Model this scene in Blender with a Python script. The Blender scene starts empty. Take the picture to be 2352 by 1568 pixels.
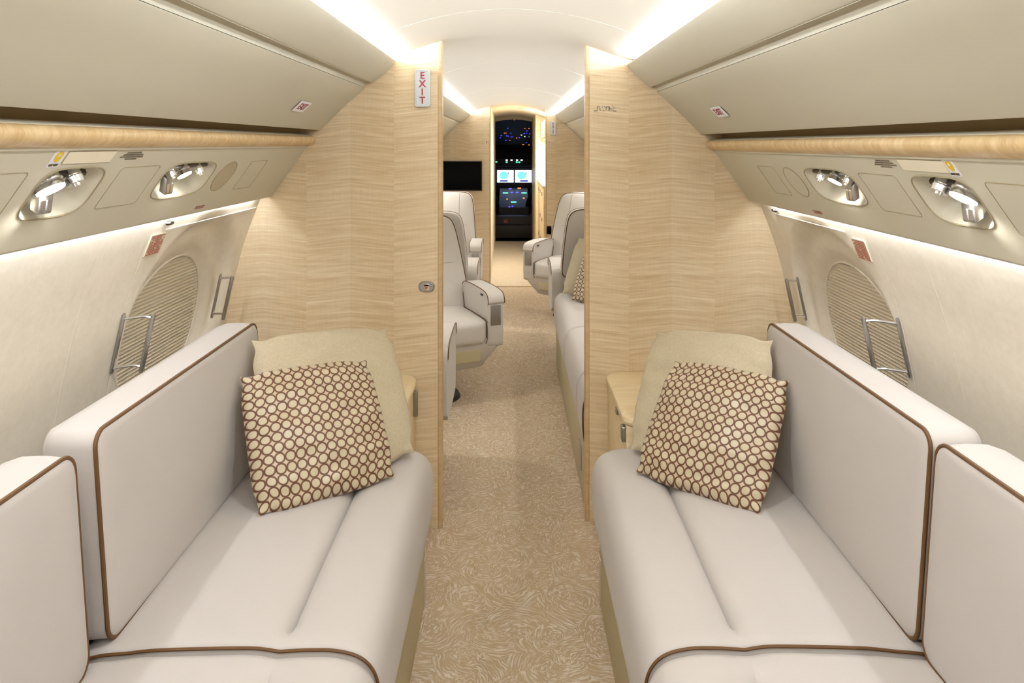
import bpy, bmesh, math, random
from mathutils import Vector, Matrix, noise
random.seed(7)
scn = bpy.context.scene
COL = scn.collection
PI = math.pi
V = Vector

# ------------------------------------------------------------------ materials
def s2l(c):
    c = c / 255.0
    return c / 12.92 if c <= 0.04045 else ((c + 0.055) / 1.055) ** 2.4
def rgb(r, g, b): return (s2l(r), s2l(g), s2l(b), 1)

def base_mat(name, col, rough=0.5, metal=0.0, spec=0.5, sheen=0.0):
    m = bpy.data.materials.new(name); m.use_nodes = True
    nt = m.node_tree; b = nt.nodes['Principled BSDF']
    b.inputs['Base Color'].default_value = col
    b.inputs['Roughness'].default_value = rough
    b.inputs['Metallic'].default_value = metal
    b.inputs['Specular IOR Level'].default_value = spec
    if sheen:
        b.inputs['Sheen Weight'].default_value = sheen
        b.inputs['Sheen Roughness'].default_value = 0.4
    return m, nt, b
def node(nt, t, **k):
    n = nt.nodes.new(t)
    for a, v in k.items(): setattr(n, a, v)
    return n
def math_n(nt, op, a, b=None, c=None, clamp=False):
    n = node(nt, 'ShaderNodeMath', operation=op, use_clamp=clamp)
    for i, x in enumerate((a, b, c)):
        if x is None: continue
        if isinstance(x, (int, float)): n.inputs[i].default_value = x
        else: nt.links.new(x, n.inputs[i])
    return n.outputs[0]
def mixc(nt, fac, a, b):
    n = node(nt, 'ShaderNodeMix', data_type='RGBA')
    if isinstance(fac, (int, float)): n.inputs[0].default_value = fac
    else: nt.links.new(fac, n.inputs[0])
    for i, x in ((6, a), (7, b)):
        if isinstance(x, tuple): n.inputs[i].default_value = x
        else: nt.links.new(x, n.inputs[i])
    return n.outputs[2]
def bump(nt, b, h, strength=0.2, dist=0.002):
    n = node(nt, 'ShaderNodeBump'); n.inputs['Strength'].default_value = strength
    n.inputs['Distance'].default_value = dist
    nt.links.new(h, n.inputs['Height']); nt.links.new(n.outputs[0], b.inputs['Normal'])
def coords(nt, kind='Object', scale=(1, 1, 1)):
    tc = node(nt, 'ShaderNodeTexCoord'); mp = node(nt, 'ShaderNodeMapping')
    mp.inputs['Scale'].default_value = scale
    nt.links.new(tc.outputs[kind], mp.inputs['Vector'])
    return mp.outputs[0]
def noise_n(nt, vec, scale, detail=3, rough=0.5, dist=0.0):
    n = node(nt, 'ShaderNodeTexNoise')
    n.inputs['Scale'].default_value = scale; n.inputs['Detail'].default_value = detail
    n.inputs['Roughness'].default_value = rough; n.inputs['Distortion'].default_value = dist
    nt.links.new(vec, n.inputs['Vector'])
    return n.outputs['Fac']

def fabric(name, c1, c2, sc=400, rough=0.75, bs=0.15, sheen=0.15, big=6):
    m, nt, b = base_mat(name, c1, rough, spec=0.3, sheen=sheen)
    v = coords(nt)
    f = noise_n(nt, v, sc, 3, 0.6); g = noise_n(nt, v, big, 3)
    k = math_n(nt, 'ADD', math_n(nt, 'MULTIPLY', f, 0.5), math_n(nt, 'MULTIPLY', g, 0.5))
    nt.links.new(mixc(nt, k, c1, c2), b.inputs['Base Color'])
    bump(nt, b, f, bs, 0.001)
    return m
def emit(name, col, s):
    m, nt, b = base_mat(name, (0, 0, 0, 1), 0.5)
    b.inputs['Emission Color'].default_value = col; b.inputs['Emission Strength'].default_value = s
    return m

M = {}
M['bin'] = fabric('painted_panel', rgb(194, 188, 169), rgb(189, 182, 162), 250, 0.5, 0.04, 0, 3)
M['psu'] = fabric('service_panel_paint', rgb(205, 199, 180), rgb(200, 193, 173), 250, 0.5, 0.04, 0, 3)
M['groove'] = base_mat('seam_shadow_line', rgb(160, 147, 118), 0.7)[0]
M['plate'] = base_mat('pale_plate', rgb(228, 218, 195), 0.5)[0]
M['strip'] = base_mat('pale_sign_strip', rgb(234, 224, 200), 0.5)[0]
M['noticeplate'] = base_mat('tan_notice_plate', rgb(206, 190, 164), 0.5)[0]
M['shade'] = fabric('pleated_shade_cloth', rgb(226, 214, 192), rgb(218, 205, 181), 300, 0.8, 0.1)
M['speaker'] = fabric('speaker_cloth', rgb(185, 170, 140), rgb(170, 155, 126), 900, 0.8, 0.2)
M['ceil'] = fabric('ceiling_lining', rgb(221, 213, 197), rgb(218, 210, 193), 120, 0.75, 0.03, 0, 2)
M['wall'] = fabric('wall_leather', rgb(236, 228, 213), rgb(210, 198, 178), 60, 0.7, 0.3, 0, 22)
M['leather'] = fabric('cream_upholstery', rgb(197, 190, 185), rgb(189, 182, 176), 350, 0.6, 0.10, 0.15, 5)
M['leather2'] = fabric('seat_upholstery', rgb(206, 200, 193), rgb(199, 193, 185), 350, 0.55, 0.08, 0.1, 5)
M['pipe'] = base_mat('brown_piping', rgb(98, 66, 30), 0.55)[0]
M['divbase'] = base_mat('olive_beige_plinth', rgb(188, 177, 143), 0.5)[0]
M['linen'] = fabric('oatmeal_linen', rgb(212, 200, 174), rgb(166, 152, 124), 260, 0.9, 0.4, 0.1, 140)
M['chrome'] = base_mat('chrome', (0.75, 0.75, 0.76, 1), 0.16, 1.0)[0]
M['satin'] = base_mat('satin_steel', (0.42, 0.41, 0.40, 1), 0.33, 1.0)[0]
M['darkmetal'] = base_mat('dark_metal', (0.10, 0.085, 0.07, 1), 0.35, 0.8)[0]
M['black'] = base_mat('black_glass', (0.0015, 0.0015, 0.002, 1), 0.2, spec=0.08)[0]
M['dark'] = base_mat('dark_plastic', (0.012, 0.010, 0.014, 1), 0.5)[0]
M['darkbrown'] = base_mat('dark_brown_panel', (0.022, 0.013, 0.012, 1), 0.55)[0]
M['recess'] = base_mat('recess_beige_shaded', rgb(176, 156, 118), 0.9)[0]  # bin beige turned browner: part of the gap's shade is in the colour
M['white'] = base_mat('white_label', rgb(232, 230, 232), 0.5)[0]
M['red'] = base_mat('red_print', rgb(150, 34, 50), 0.5)[0]
M['rust'] = base_mat('rust_red_print', rgb(166, 84, 66), 0.6)[0]
M['ink'] = base_mat('dark_print', rgb(86, 74, 52), 0.6)[0]
M['yellow'] = base_mat('yellow_print', rgb(232, 190, 10), 0.5)[0]
M['signface'] = base_mat('silver_sign_face', rgb(212, 220, 226), 0.22, 0.0)[0]
M['counter'] = base_mat('pale_counter', rgb(240, 236, 226), 0.2)[0]
M['blue'] = emit('blue_backlight', (0.08, 0.06, 1, 1), 1.6)
M['amber'] = emit('amber_backlight', (1, 0.28, 0.05, 1), 1.2)
M['green'] = emit('green_backlight', (0.12, 0.9, 0.5, 1), 1.3)
M['wlight'] = emit('white_backlight', (0.8, 0.95, 0.85, 1), 2.2)
M['screen'] = emit('lit_screen', (0.62, 0.70, 1.0, 1), 2.2)
M['screenb'] = emit('screen_graphic', (0.15, 0.5, 0.95, 1), 1.4)
M['screend'] = emit('screen_graphic_dark', (0.02, 0.03, 0.25, 1), 1)
M['lens'] = emit('lamp_lens', (1, 0.97, 0.93, 1), 14)
M['led'] = emit('cove_led', (1, 0.90, 0.74, 1), 3)
M['galleylamp'] = emit('galley_lamp_face', (1, 0.94, 0.85, 1), 5)
M['glare'] = base_mat('glareshield_blue', (0.010, 0.010, 0.03, 1), 0.6)[0]

def wood(name, c_hi, c_lo, mode):
    m, nt, b = base_mat(name, c_hi, 0.38, spec=0.45)
    tc = node(nt, 'ShaderNodeTexCoord'); sp = node(nt, 'ShaderNodeSeparateXYZ')
    nt.links.new(tc.outputs['Object'], sp.inputs[0])
    x, y, z = sp.outputs
    if mode == 'bulk':      # bookmatched strips across x, figure running across
        ax = math_n(nt, 'ABSOLUTE', x)
        a = math_n(nt, 'DIVIDE', math_n(nt, 'SUBTRACT', ax, 0.281), 0.1643)
        sid = math_n(nt, 'FLOOR', a); fr = math_n(nt, 'FRACT', a)
        pp = math_n(nt, 'PINGPONG', a, 1.0)
        lx = math_n(nt, 'MULTIPLY', pp, 0.1643)
        # bookmatching alternates direction; shift each pair
        pair = math_n(nt, 'FLOOR', math_n(nt, 'DIVIDE', math_n(nt, 'ADD', sid, 1.0), 2.0))
        lz = math_n(nt, 'ADD', math_n(nt, 'ADD', z, math_n(nt, 'MULTIPLY', pair, 0.37)), math_n(nt, 'MULTIPLY', lx, 0.10))
        cb = node(nt, 'ShaderNodeCombineXYZ')
        nt.links.new(lx, cb.inputs[0]); nt.links.new(math_n(nt, 'MULTIPLY', pair, 3.1), cb.inputs[1]); nt.links.new(lz, cb.inputs[2])
        vec = cb.outputs[0]
        sc1, sc2, sc3 = (4.5, 1, 105), (8, 1, 330), (190, 1, 12)
        tone = math_n(nt, 'ADD', math_n(nt, 'MULTIPLY', math_n(nt, 'SINE', math_n(nt, 'MULTIPLY', sid, 2.2)), 0.07), math_n(nt, 'MULTIPLY', pp, 0.13))
    elif mode == 'rail':
        cb = node(nt, 'ShaderNodeCombineXYZ'); nt.links.new(x, cb.inputs[0]); nt.links.new(y, cb.inputs[1]); nt.links.new(z, cb.inputs[2])
        vec = cb.outputs[0]; sc1, sc2, sc3 = (30, 55, 20), (90, 240, 60), (60, 6, 60); tone = None
    else:
        cb = node(nt, 'ShaderNodeCombineXYZ'); nt.links.new(x, cb.inputs[0]); nt.links.new(y, cb.inputs[1]); nt.links.new(z, cb.inputs[2])
        vec = cb.outputs[0]; sc1, sc2, sc3 = (4, 30, 50), (6, 60, 120), (70, 70, 8); tone = None
    def mp(s):
        q = node(nt, 'ShaderNodeMapping'); q.inputs['Scale'].default_value = s
        nt.links.new(vec, q.inputs[0]); return q.outputs[0]
    n1 = noise_n(nt, mp(sc1), 1.0, 3, 0.55, 0.6); n2 = noise_n(nt, mp(sc2), 1.0, 2, 0.5, 0.3); n3 = noise_n(nt, mp(sc3), 1.0, 2)
    k = math_n(nt, 'ADD', math_n(nt, 'MULTIPLY', n1, 1.5), math_n(nt, 'MULTIPLY', n2, 0.6))
    k = math_n(nt, 'ADD', k, math_n(nt, 'MULTIPLY', n3, 0.25))
    k = math_n(nt, 'SUBTRACT', k, 0.68)
    if tone: k = math_n(nt, 'ADD', math_n(nt, 'MULTIPLY', k, 0.98), tone)
    k = math_n(nt, 'MULTIPLY', k, 1.0, clamp=True)
    nt.links.new(mixc(nt, k, c_hi, c_lo), b.inputs['Base Color'])
    return m
M['wood'] = wood('figured_maple_veneer', rgb(242, 227, 198), rgb(202, 174, 132), 'bulk')
M['wood2'] = wood('pale_maple', rgb(240, 224, 188), rgb(222, 196, 150), 'plain')
M['railwood'] = wood('golden_maple_rail', rgb(226, 202, 158), rgb(186, 150, 98), 'rail')
M['trimwood'] = wood('maple_edge', rgb(212, 186, 146), rgb(190, 160, 116), 'plain')

def carpet(name, c1, c2, c3, cell=9.5):
    m, nt, b = base_mat(name, c1, 0.95, spec=0.1)
    v = coords(nt)
    nz = node(nt, 'ShaderNodeTexNoise'); nz.inputs['Scale'].default_value = 13; nz.inputs['Detail'].default_value = 2
    nt.links.new(v, nz.inputs['Vector'])
    def vm(op, a, b_=None, sc=None):
        q = node(nt, 'ShaderNodeVectorMath', operation=op)
        for i_, x_ in enumerate((a, b_)):
            if x_ is None: continue
            if isinstance(x_, tuple): q.inputs[i_].default_value = x_
            else: nt.links.new(x_, q.inputs[i_])
        if sc is not None: q.inputs[3].default_value = sc
        return q
    p = vm('ADD', v, vm('SCALE', vm('SUBTRACT', nz.outputs['Color'], (0.5, 0.5, 0.5)).outputs[0], sc=0.035).outputs[0]).outputs[0]
    vo = node(nt, 'ShaderNodeTexVoronoi', voronoi_dimensions='2D'); vo.inputs['Scale'].default_value = cell
    vo.inputs['Randomness'].default_value = 0.8
    nt.links.new(p, vo.inputs['Vector'])
    # arcs sweep round a centre that sits a little off each cell
    ctr = vm('ADD', vo.outputs['Position'], vm('SCALE', vm('SUBTRACT', vo.outputs['Color'], (0.5, 0.5, 0.5)).outputs[0], sc=0.10).outputs[0]).outputs[0]
    d = vm('SUBTRACT', p, ctr).outputs[0]
    sp = node(nt, 'ShaderNodeSeparateXYZ'); nt.links.new(d, sp.inputs[0])
    ang = math_n(nt, 'ARCTAN2', sp.outputs[1], sp.outputs[0])
    r = math_n(nt, 'SQRT', math_n(nt, 'ADD', math_n(nt, 'MULTIPLY', sp.outputs[0], sp.outputs[0]), math_n(nt, 'MULTIPLY', sp.outputs[1], sp.outputs[1])))
    cl = node(nt, 'ShaderNodeSeparateXYZ'); nt.links.new(vo.outputs['Color'], cl.inputs[0])
    wob = noise_n(nt, v, 40, 2, 0.5)
    cb = node(nt, 'ShaderNodeCombineXYZ')
    nt.links.new(math_n(nt, 'ADD', math_n(nt, 'MULTIPLY', r, 230.0), math_n(nt, 'MULTIPLY', wob, 3.0)), cb.inputs[0])
    nt.links.new(math_n(nt, 'MULTIPLY', ang, 2.2), cb.inputs[1])
    nt.links.new(math_n(nt, 'MULTIPLY', cl.outputs[0], 60.0), cb.inputs[2])
    st_ = noise_n(nt, cb.outputs[0], 1.0, 2, 0.55)
    fine = noise_n(nt, v, 420, 2, 0.6); big = noise_n(nt, v, 9, 2)
    k = math_n(nt, 'MULTIPLY_ADD', st_, 5.5, -2.55, clamp=True)
    k = math_n(nt, 'MULTIPLY', k, math_n(nt, 'MULTIPLY_ADD', fine, 1.2, 0.25, clamp=True))
    nt.links.new(mixc(nt, k, mixc(nt, big, c1, c2), c3), b.inputs['Base Color'])
    bump(nt, b, math_n(nt, 'ADD', k, fine), 0.7, 0.004)
    return m
M['carpet'] = carpet('swirl_carpet', rgb(190, 165, 131), rgb(206, 182, 148), rgb(244, 233, 218))
M['carpet2'] = carpet('galley_carpet', rgb(214, 198, 170), rgb(222, 206, 180), rgb(234, 222, 200), 9.5)

def rings():
    m, nt, b = base_mat('ring_pattern_silk', rgb(200, 180, 140), 0.36, spec=0.6, sheen=0.2)
    tc = node(nt, 'ShaderNodeTexCoord'); sp = node(nt, 'ShaderNodeSeparateXYZ'); nt.links.new(tc.outputs['UV'], sp.inputs[0])
    cx = math_n(nt, 'SUBTRACT', math_n(nt, 'FRACT', math_n(nt, 'MULTIPLY', sp.outputs[0], 14)), 0.5)
    cy = math_n(nt, 'SUBTRACT', math_n(nt, 'FRACT', math_n(nt, 'MULTIPLY', sp.outputs[1], 14)), 0.5)
    d = math_n(nt, 'SQRT', math_n(nt, 'ADD', math_n(nt, 'MULTIPLY', cx, cx), math_n(nt, 'MULTIPLY', cy, cy)))
    e = math_n(nt, 'ABSOLUTE', math_n(nt, 'SUBTRACT', d, 0.455))
    ring = math_n(nt, 'SUBTRACT', 1.0, math_n(nt, 'MULTIPLY_ADD', e, 16.5, -0.8, clamp=True), clamp=True)
    inside = math_n(nt, 'LESS_THAN', d, 0.455)
    fill = mixc(nt, inside, rgb(188, 172, 142), rgb(190, 177, 148))
    nt.links.new(mixc(nt, ring, fill, rgb(92, 46, 16)), b.inputs['Base Color'])
    nt.links.new(math_n(nt, 'MULTIPLY_ADD', ring, 0.25, 0.33), b.inputs['Roughness'])
    w = noise_n(nt, tc.outputs['UV'], 380, 2)
    bump(nt, b, math_n(nt, 'ADD', math_n(nt, 'MULTIPLY', ring, -0.6), math_n(nt, 'MULTIPLY', w, 0.4)), 0.25, 0.0015)
    return m
M['rings'] = rings()

# ------------------------------------------------------------------ helpers
def tag(o, label=None, cat=None, group=None, kind=None):
    if label: o['label'] = label
    if cat: o['category'] = cat
    if group: o['group'] = group
    if kind: o['kind'] = kind
    return o
def empty(name, loc=(0, 0, 0), rz=0, **k):
    o = bpy.data.objects.new(name, None); COL.objects.link(o)
    o.location = loc; o.rotation_euler = (0, 0, rz); o.empty_display_size = 0.1
    return tag(o, **k)
def build(name, verts, faces, mat, parent=None, smooth=True, ang=40, uv=None, origin=None):
    me = bpy.data.meshes.new(name)
    off = V(origin) if origin else V((0, 0, 0))
    me.from_pydata([tuple(V(v) - off) for v in verts], [], faces); me.update()
    bm = bmesh.new(); bm.from_mesh(me)
    if uv is None:
        bmesh.ops.remove_doubles(bm, verts=bm.verts, dist=1e-6)
    bmesh.ops.recalc_face_normals(bm, faces=bm.faces)
    bm.to_mesh(me); bm.free()
    if uv:
        l = me.uv_layers.new(name='UVMap')
        for lp in me.loops: l.data[lp.index].uv = uv[lp.vertex_index]
    if smooth:
        me.polygons.foreach_set('use_smooth', [True] * len(me.polygons))
        me.set_sharp_from_angle(angle=math.radians(ang))
    me.materials.append(M[mat])
    o = bpy.data.objects.new(name, me); COL.objects.link(o)
    if parent:
        o.parent = parent
        o.location = off
    else: o.location = off
    return o
class MB:
    def __init__(s): s.v = []; s.f = []
    def add(s, v, f):
        n = len(s.v); s.v += [tuple(p) for p in v]; s.f += [tuple(i + n for i in q) for q in f]; return s
    def loft(s, ringl, cap0=True, cap1=True, closed=True):
        n = len(ringl[0]); v = [p for r in ringl for p in r]; f = []
        for i in range(len(ringl) - 1):
            for j in range(n if closed else n - 1):
                a = i * n + j; b = i * n + (j + 1) % n
                f.append((a, b, b + n, a + n))
        if cap0: f.append(tuple(range(n)))
        if cap1: f.append(tuple((len(ringl) - 1) * n + j for j in range(n)))
        return s.add(v, f)
    def box(s, x0, x1, y0, y1, z0, z1, r=0.0, seg=3):
        if r <= 0:
            v = [(x, y, z) for x in (x0, x1) for y in (y0, y1) for z in (z0, z1)]
            return s.add(v, [(0, 1, 3, 2), (4, 6, 7, 5), (0, 4, 5, 1), (2, 3, 7, 6), (0, 2, 6, 4), (1, 5, 7, 3)])
        bm = bmesh.new(); bmesh.ops.create_cube(bm, size=1)
        bmesh.ops.scale(bm, vec=(x1 - x0, y1 - y0, z1 - z0), verts=bm.verts)
        bmesh.ops.translate(bm, vec=((x0 + x1) / 2, (y0 + y1) / 2, (z0 + z1) / 2), verts=bm.verts)
        r = min(r, 0.49 * min(x1 - x0, y1 - y0, z1 - z0))
        bmesh.ops.bevel(bm, geom=bm.edges[:], offset=r, segments=seg, profile=0.5, affect='EDGES')
        bm.verts.ensure_lookup_table(); bm.verts.index_update()
        s.add([v.co[:] for v in bm.verts], [tuple(v.index for v in f.verts) for f in bm.faces]); bm.free(); return s
    def tube(s, pts, r, n=8, closed=False, caps=True, taper=None):
        pts = [V(p) for p in pts]; rs = []
        m = len(pts); up = None
        for i, p in enumerate(pts):
            if closed: t = (pts[(i + 1) % m] - pts[i - 1])
            else: t = pts[min(i + 1, m - 1)] - pts[max(i - 1, 0)]
            if t.length < 1e-9: t = V((0, 0, 1))
            t.normalize()
            if up is None:
                up = V((0, 0, 1)) if abs(t.z) < 0.9 else V((1, 0, 0))
            u = up - t * up.dot(t)
            if u.length < 1e-5: u = t.orthogonal()
            u.normalize(); w = t.cross(u); up = u
            rr = r * (taper[i] if taper else 1)
            rs.append([p + (u * math.cos(2 * PI * k / n) + w * math.sin(2 * PI * k / n)) * rr for k in range(n)])
        if closed:
            v = [q for rg in rs for q in rg]; f = []
            for i in range(m):
                for j in range(n):
                    f.append((i * n + j, i * n + (j + 1) % n, ((i + 1) % m) * n + (j + 1) % n, ((i + 1) % m) * n + j))
            return s.add(v, f)
        return s.loft(rs, caps, caps)
    def cyl(s, p0, p1, r0, r1=None, n=24):
        r1 = r0 if r1 is None else r1
        p0, p1 = V(p0), V(p1); t = (p1 - p0).normalized(); u = t.orthogonal().normalized(); w = t.cross(u)
        R = [[p + (u * math.cos(2 * PI * k / n) + w * math.sin(2 * PI * k / n)) * r for k in range(n)] for p, r in ((p0, r0), (p1, r1))]
        return s.loft(R)
    def obj(s, name, mat, parent=None, **k): return build(name, s.v, s.f, mat, parent, **k)
def crom(pts, sub=6):
    out = []
    n = len(pts)
    for i in range(n - 1):
        p0 = pts[max(i - 1, 0)]; p1 = pts[i]; p2 = pts[i + 1]; p3 = pts[min(i + 2, n - 1)]
        for k in range(sub):
            t = k / sub
            out.append(tuple(0.5 * ((2 * b) + (-a + c) * t + (2 * a - 5 * b + 4 * c - d) * t * t + (-a + 3 * b - 3 * c + d) * t ** 3)
                             for a, b, c, d in zip(p0, p1, p2, p3)))
    out.append(tuple(pts[-1])); return out
def SX(side, x, z):      # cross-section point on the given side (-1 left, +1 right)
    return (side * x, z - (0.022 * x if side > 0 else 0.0))
def extrude_profile(prof, y0, y1, side, closed=True, ys=None):
    ys = ys or [y0, y1]; mb = MB()
    mb.loft([[(SX(side, x, z)[0], y, SX(side, x, z)[1]) for x, z in prof] for y in ys], closed, closed, closed)
    return mb
def rrect(a0, a1, b0, b1, r, n=6):
    out = []
    for cx, cy, st in ((a1 - r, b1 - r, 0), (a0 + r, b1 - r, 1), (a0 + r, b0 + r, 2), (a1 - r, b0 + r, 3)):
        for k in range(n + 1):
            t = (st + k / n) * PI / 2
            out.append((cx + r * math.cos(t), cy + r * math.sin(t)))
    return out
def copy_tree(o, parent=None):
    c = o.copy(); COL.objects.link(c)
    if parent: c.parent = parent
    for ch in [q for q in bpy.data.objects if q.parent == o]: copy_tree(ch, c)
    return c
_fontcache = {}
def text_obj(txt, size, mat, parent, loc, xdir, ydir, name='lettering', ext=0.0006, spacing=1.0, line=1.0, bold=0.0, align='CENTER'):
    cu = bpy.data.curves.new('t', 'FONT'); cu.body = txt; cu.size = size; cu.extrude = ext
    cu.align_x = align; cu.align_y = 'CENTER'; cu.space_character = spacing; cu.space_line = line; cu.offset = bold
    ob = bpy.data.objects.new('t', cu); COL.objects.link(ob)
    dg = bpy.context.evaluated_depsgraph_get(); dg.update()
    me = bpy.data.meshes.new_from_object(ob.evaluated_get(dg))
    bpy.data.objects.remove(ob)
    x = V(xdir).normalized(); y = V(ydir).normalized(); z = x.cross(y)
    mt = Matrix((x, y, z)).transposed().to_4x4(); mt.translation = V(loc)
    me.transform(mt); me.name = name; me.materials.clear(); me.materials.append(M[mat])
    o = bpy.data.objects.new(name, me); COL.objects.link(o); o.parent = parent
    return o

H = 1.44
LB, RB = 2.65, 2.70          # where the left and right bulkheads stand
Y0, Y2 = -2.2, 7.29
# ------------------------------------------------------------------ cabin shell
def zc(x):
    base = 1.865 - 0.50 * x * x + 1.3 * max(0, abs(x) - 0.36) ** 2
    return base - 0.011 * (x + math.sqrt(x * x + 0.02))
xs = [i / 40 * 0.62 * (1 if True else 0) for i in range(-40, 41)]
mb = MB()
def ceil_ring(y): return [(x, y, zc(x)) for x in xs] + [(x, y, zc(x) + 0.03) for x in reversed(xs)]
mb.loft([ceil_ring(y) for y in (Y0, LB, Y2 + 0.05, 10.5)])
tag(mb.obj('ceiling', 'ceil'), kind='structure')
# faint cross joints of the ceiling lining
mb = MB()
for y in (2.2, 3.6, 5.2):
    mb.tube([(x, y, zc(x) + 0.0004) for x in xs[6:-6]], 0.0012, 5)
tag(mb.obj('trim_1', 'ceil'), kind='structure')

mb = MB().box(-1.0, 1.0, Y0, 7.15, -0.03, 0)
tag(mb.obj('floor', 'carpet', smooth=False), kind='structure')
mb = MB().box(-1.0, 1.0, 7.15, 10.5, -0.03, 0.002)
tag(mb.obj('floor_galley', 'carpet2', smooth=False), kind='structure')
mb = MB().box(-0.6, 0.6, 7.14, 7.152, 0, 0.006)
tag(mb.obj('trim_2', 'trimwood'), kind='structure')

wprof = crom([(0.80, 1.46), (0.87, 1.38), (0.905, 1.32), (0.949, 1.231), (1.01, 1.067), (1.051, 0.903), (1.075, 0.772), (1.085, 0.65), (1.085, 0.5), (1.06, 0.3), (1.02, 0.12), (0.97, 0.0)], 10)
WC = {-1: (2.235, 0.865), 1: (2.235, 0.865)}
def wx(z):
    for (x0, z0), (x1, z1) in zip(wprof, wprof[1:]):
        if z0 >= z >= z1:
            return x0 + (x1 - x0) * (z0 - z) / (z0 - z1 + 1e-9)
    return 1.0
WA, WB, WD = 0.25, 0.222, 0.060
def wrad(y, z): return math.sqrt(((y - WC[-1][0]) / WA) ** 2 + ((z - WC[-1][1]) / WB) ** 2)
def smooth(t): t = min(1, max(0, t)); return t * t * (3 - 2 * t)
def wall_disp(y, z):
    r = wrad(y, z)
    r2 = math.sqrt(((y - 2.25) / 0.36) ** 2 + ((z - 0.90) / 0.325) ** 2)
    d = WD * 0.62 * smooth((1.0 - r2) / 0.15)
    d += WD * 0.38 * smooth((1.22 - r) / 0.22)
    if r < 0.92: d += 0.03
    for c in (1.655, 1.20, 0.5): d -= 0.0009 * math.exp(-((y - c) / 0.0016) ** 2)
    if z < 1.19: d += 0.0009 * math.exp(-((y - 1.868) / 0.0016) ** 2)
    return d
ysw = [Y0 + 0.4 * i for i in range(9)]
y = 1.0
fine = []
while y < 1.86: fine.append(y); y += 0.05
y = 1.86
while y <= 2.70: fine.append(y); y += 0.009
for c in (1.655, 1.20, 1.868): fine += [c - 0.012, c - 0.008, c - 0.004, c - 0.0016, c, c + 0.0016, c + 0.004, c + 0.008, c + 0.012]
ysw = sorted(set([v for v in ysw if v < 1.0] + fine))
for side, nm, ye in ((-1, 'wall_left', LB + 0.02), (1, 'wall_right', RB + 0.02)):
    yl = [v for v in ysw if v <= ye] + [ye]
    mb = MB()
    mb.loft([[SX(side, x + wall_disp(y, z), z)[:1] + (y,) + SX(side, x + wall_disp(y, z), z)[1:] for x, z in wprof] for y in yl], False, False, False)
    tag(mb.obj(nm, 'wall', ang=60), kind='structure')
    # forward cabin lining, plain
    mb = MB()
    mb.loft([[(SX(side, x, z)[0], y, SX(side, x, z)[1]) for x, z in wprof] for y in (ye, 5.0, Y2)], False, False, False)
    tag(mb.obj(nm + '_forward', 'wall', ang=60), kind='structure')
    # pleated shade in the window reveal
    mb = MB(); rows = []
    nz = 76; pitch = 2 * WB / (nz)
    v = []; f = []
    for i in range(nz + 1):
        z = WC[-1][1] - WB + pitch * (i - (0.55 if i % 2 else 0))
        hw = WA * math.sqrt(max(0.0, 1 - ((z - WC[-1][1]) / WB) ** 2))
        off = WD + (0.0055 if i % 2 else -0.0045)
        for k in range(49):
            y = WC[-1][0] + max(-hw, min(hw, WA * (k / 24 - 1)))
            p = SX(side, wx(z) + off, z); v.append((p[0], y, p[1]))
    for i in range(nz):
        for k in range(48):
            a = i * 49 + k; f.append((a, a + 1, a + 50, a + 49))
    win = build('window_1' if side < 0 else 'window_2', v, f, 'shade', None, smooth=False)
    tag(win, kind='structure')
    ring = []
    for k in range(96):
        t = 2 * PI * k / 96; y = WC[-1][0] + WA * math.cos(t); z = WC[-1][1] + WB * math.sin(t)
        p = SX(side, wx(z) + WD - 0.003, z); ring.append((p[0], y, p[1]))
    MB().tube(ring, 0.0034, 8, closed=True).obj('window_frame', 'wall', win)
    # raised ledge above the window reveal
    ye2 = 2.635 if side < 0 else 2.57
    mb = MB()
    zt = 1.205 if side < 0 else 1.21
    for zz_, r_ in ((zt, 0.0013),):
        p = SX(side, wx(zz_) - 0.002, zz_); mb.tube([(p[0], 1.95 if side < 0 else 2.03, p[1]), (p[0], ye2, p[1])], r_, 8)
    tag(mb.obj('trim_3' if side < 0 else 'trim_4', 'wall'), kind='structure')

# aft end wall behind the camera
mb = MB()
out = [(-0.98, 0), (-1.1, 0.5), (-1.1, 0.9), (-0.98, 1.3), (-0.6, 1.75), (0, 1.9), (0.6, 1.75), (0.98, 1.3), (1.1, 0.9), (1.1, 0.5), (0.98, 0)]
mb.loft([[(x, y, z) for x, z in out] for y in (Y0 - 0.04, Y0)])
tag(mb.obj('wall_aft', 'wood'), kind='structure')

# bulkheads with veneer
def outline(side, xin, top_pts=14):
    pts = [(xin, 0.0)]
    for i in range(top_pts + 1):
        x = xin + (0.58 - xin) * i / top_pts
        pts.append((x, zc(side * x) + 0.0015))
    pts += [(0.80, 1.62), (0.98, 1.40), (1.08, 1.10), (1.115, 0.85), (1.12, 0.6), (1.09, 0.3), (1.0, 0.0)]
    return [(side * x, z) for x, z in pts]
def partition(name, side, xin, y, th=0.04):
    mb = MB(); o = outline(side, xin + 0.012)
    mb.loft([[(a, yy, b) for a, b in o] for yy in (y, y + th)])
    ob = mb.obj(name, 'wood', smooth=False); tag(ob, kind='structure'); return ob
partition('wall_partition_left', -1, 0.2635, LB)
partition('wall_partition_right', 1, 0.278, RB)
partition('wall_galley_left', -1, 0.225, Y2)
partition('wall_galley_right', 1, 0.342, Y2)
def edge_trim(name, side, xin, y, th=0.04, w=0.018, mat='trimwood'):
    x0, x1 = side * xin, side * (xin + w)
    zt = zc(side * xin) + 0.001
    mb = MB(); pr = rrect(min(x0, x1), max(x0, x1), y - 0.003, y + th + 0.003, 0.006, 4)
    mb.loft([[(a, b, z) for a, b in pr] for z in (0.0, zt)])
    tag(mb.obj(name, mat), kind='structure')
edge_trim('trim_5', -1, 0.2635, LB)
edge_trim('trim_6', 1, 0.278, RB)
edge_trim('trim_7', -1, 0.225, Y2, 0.04, 0.014)
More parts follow.
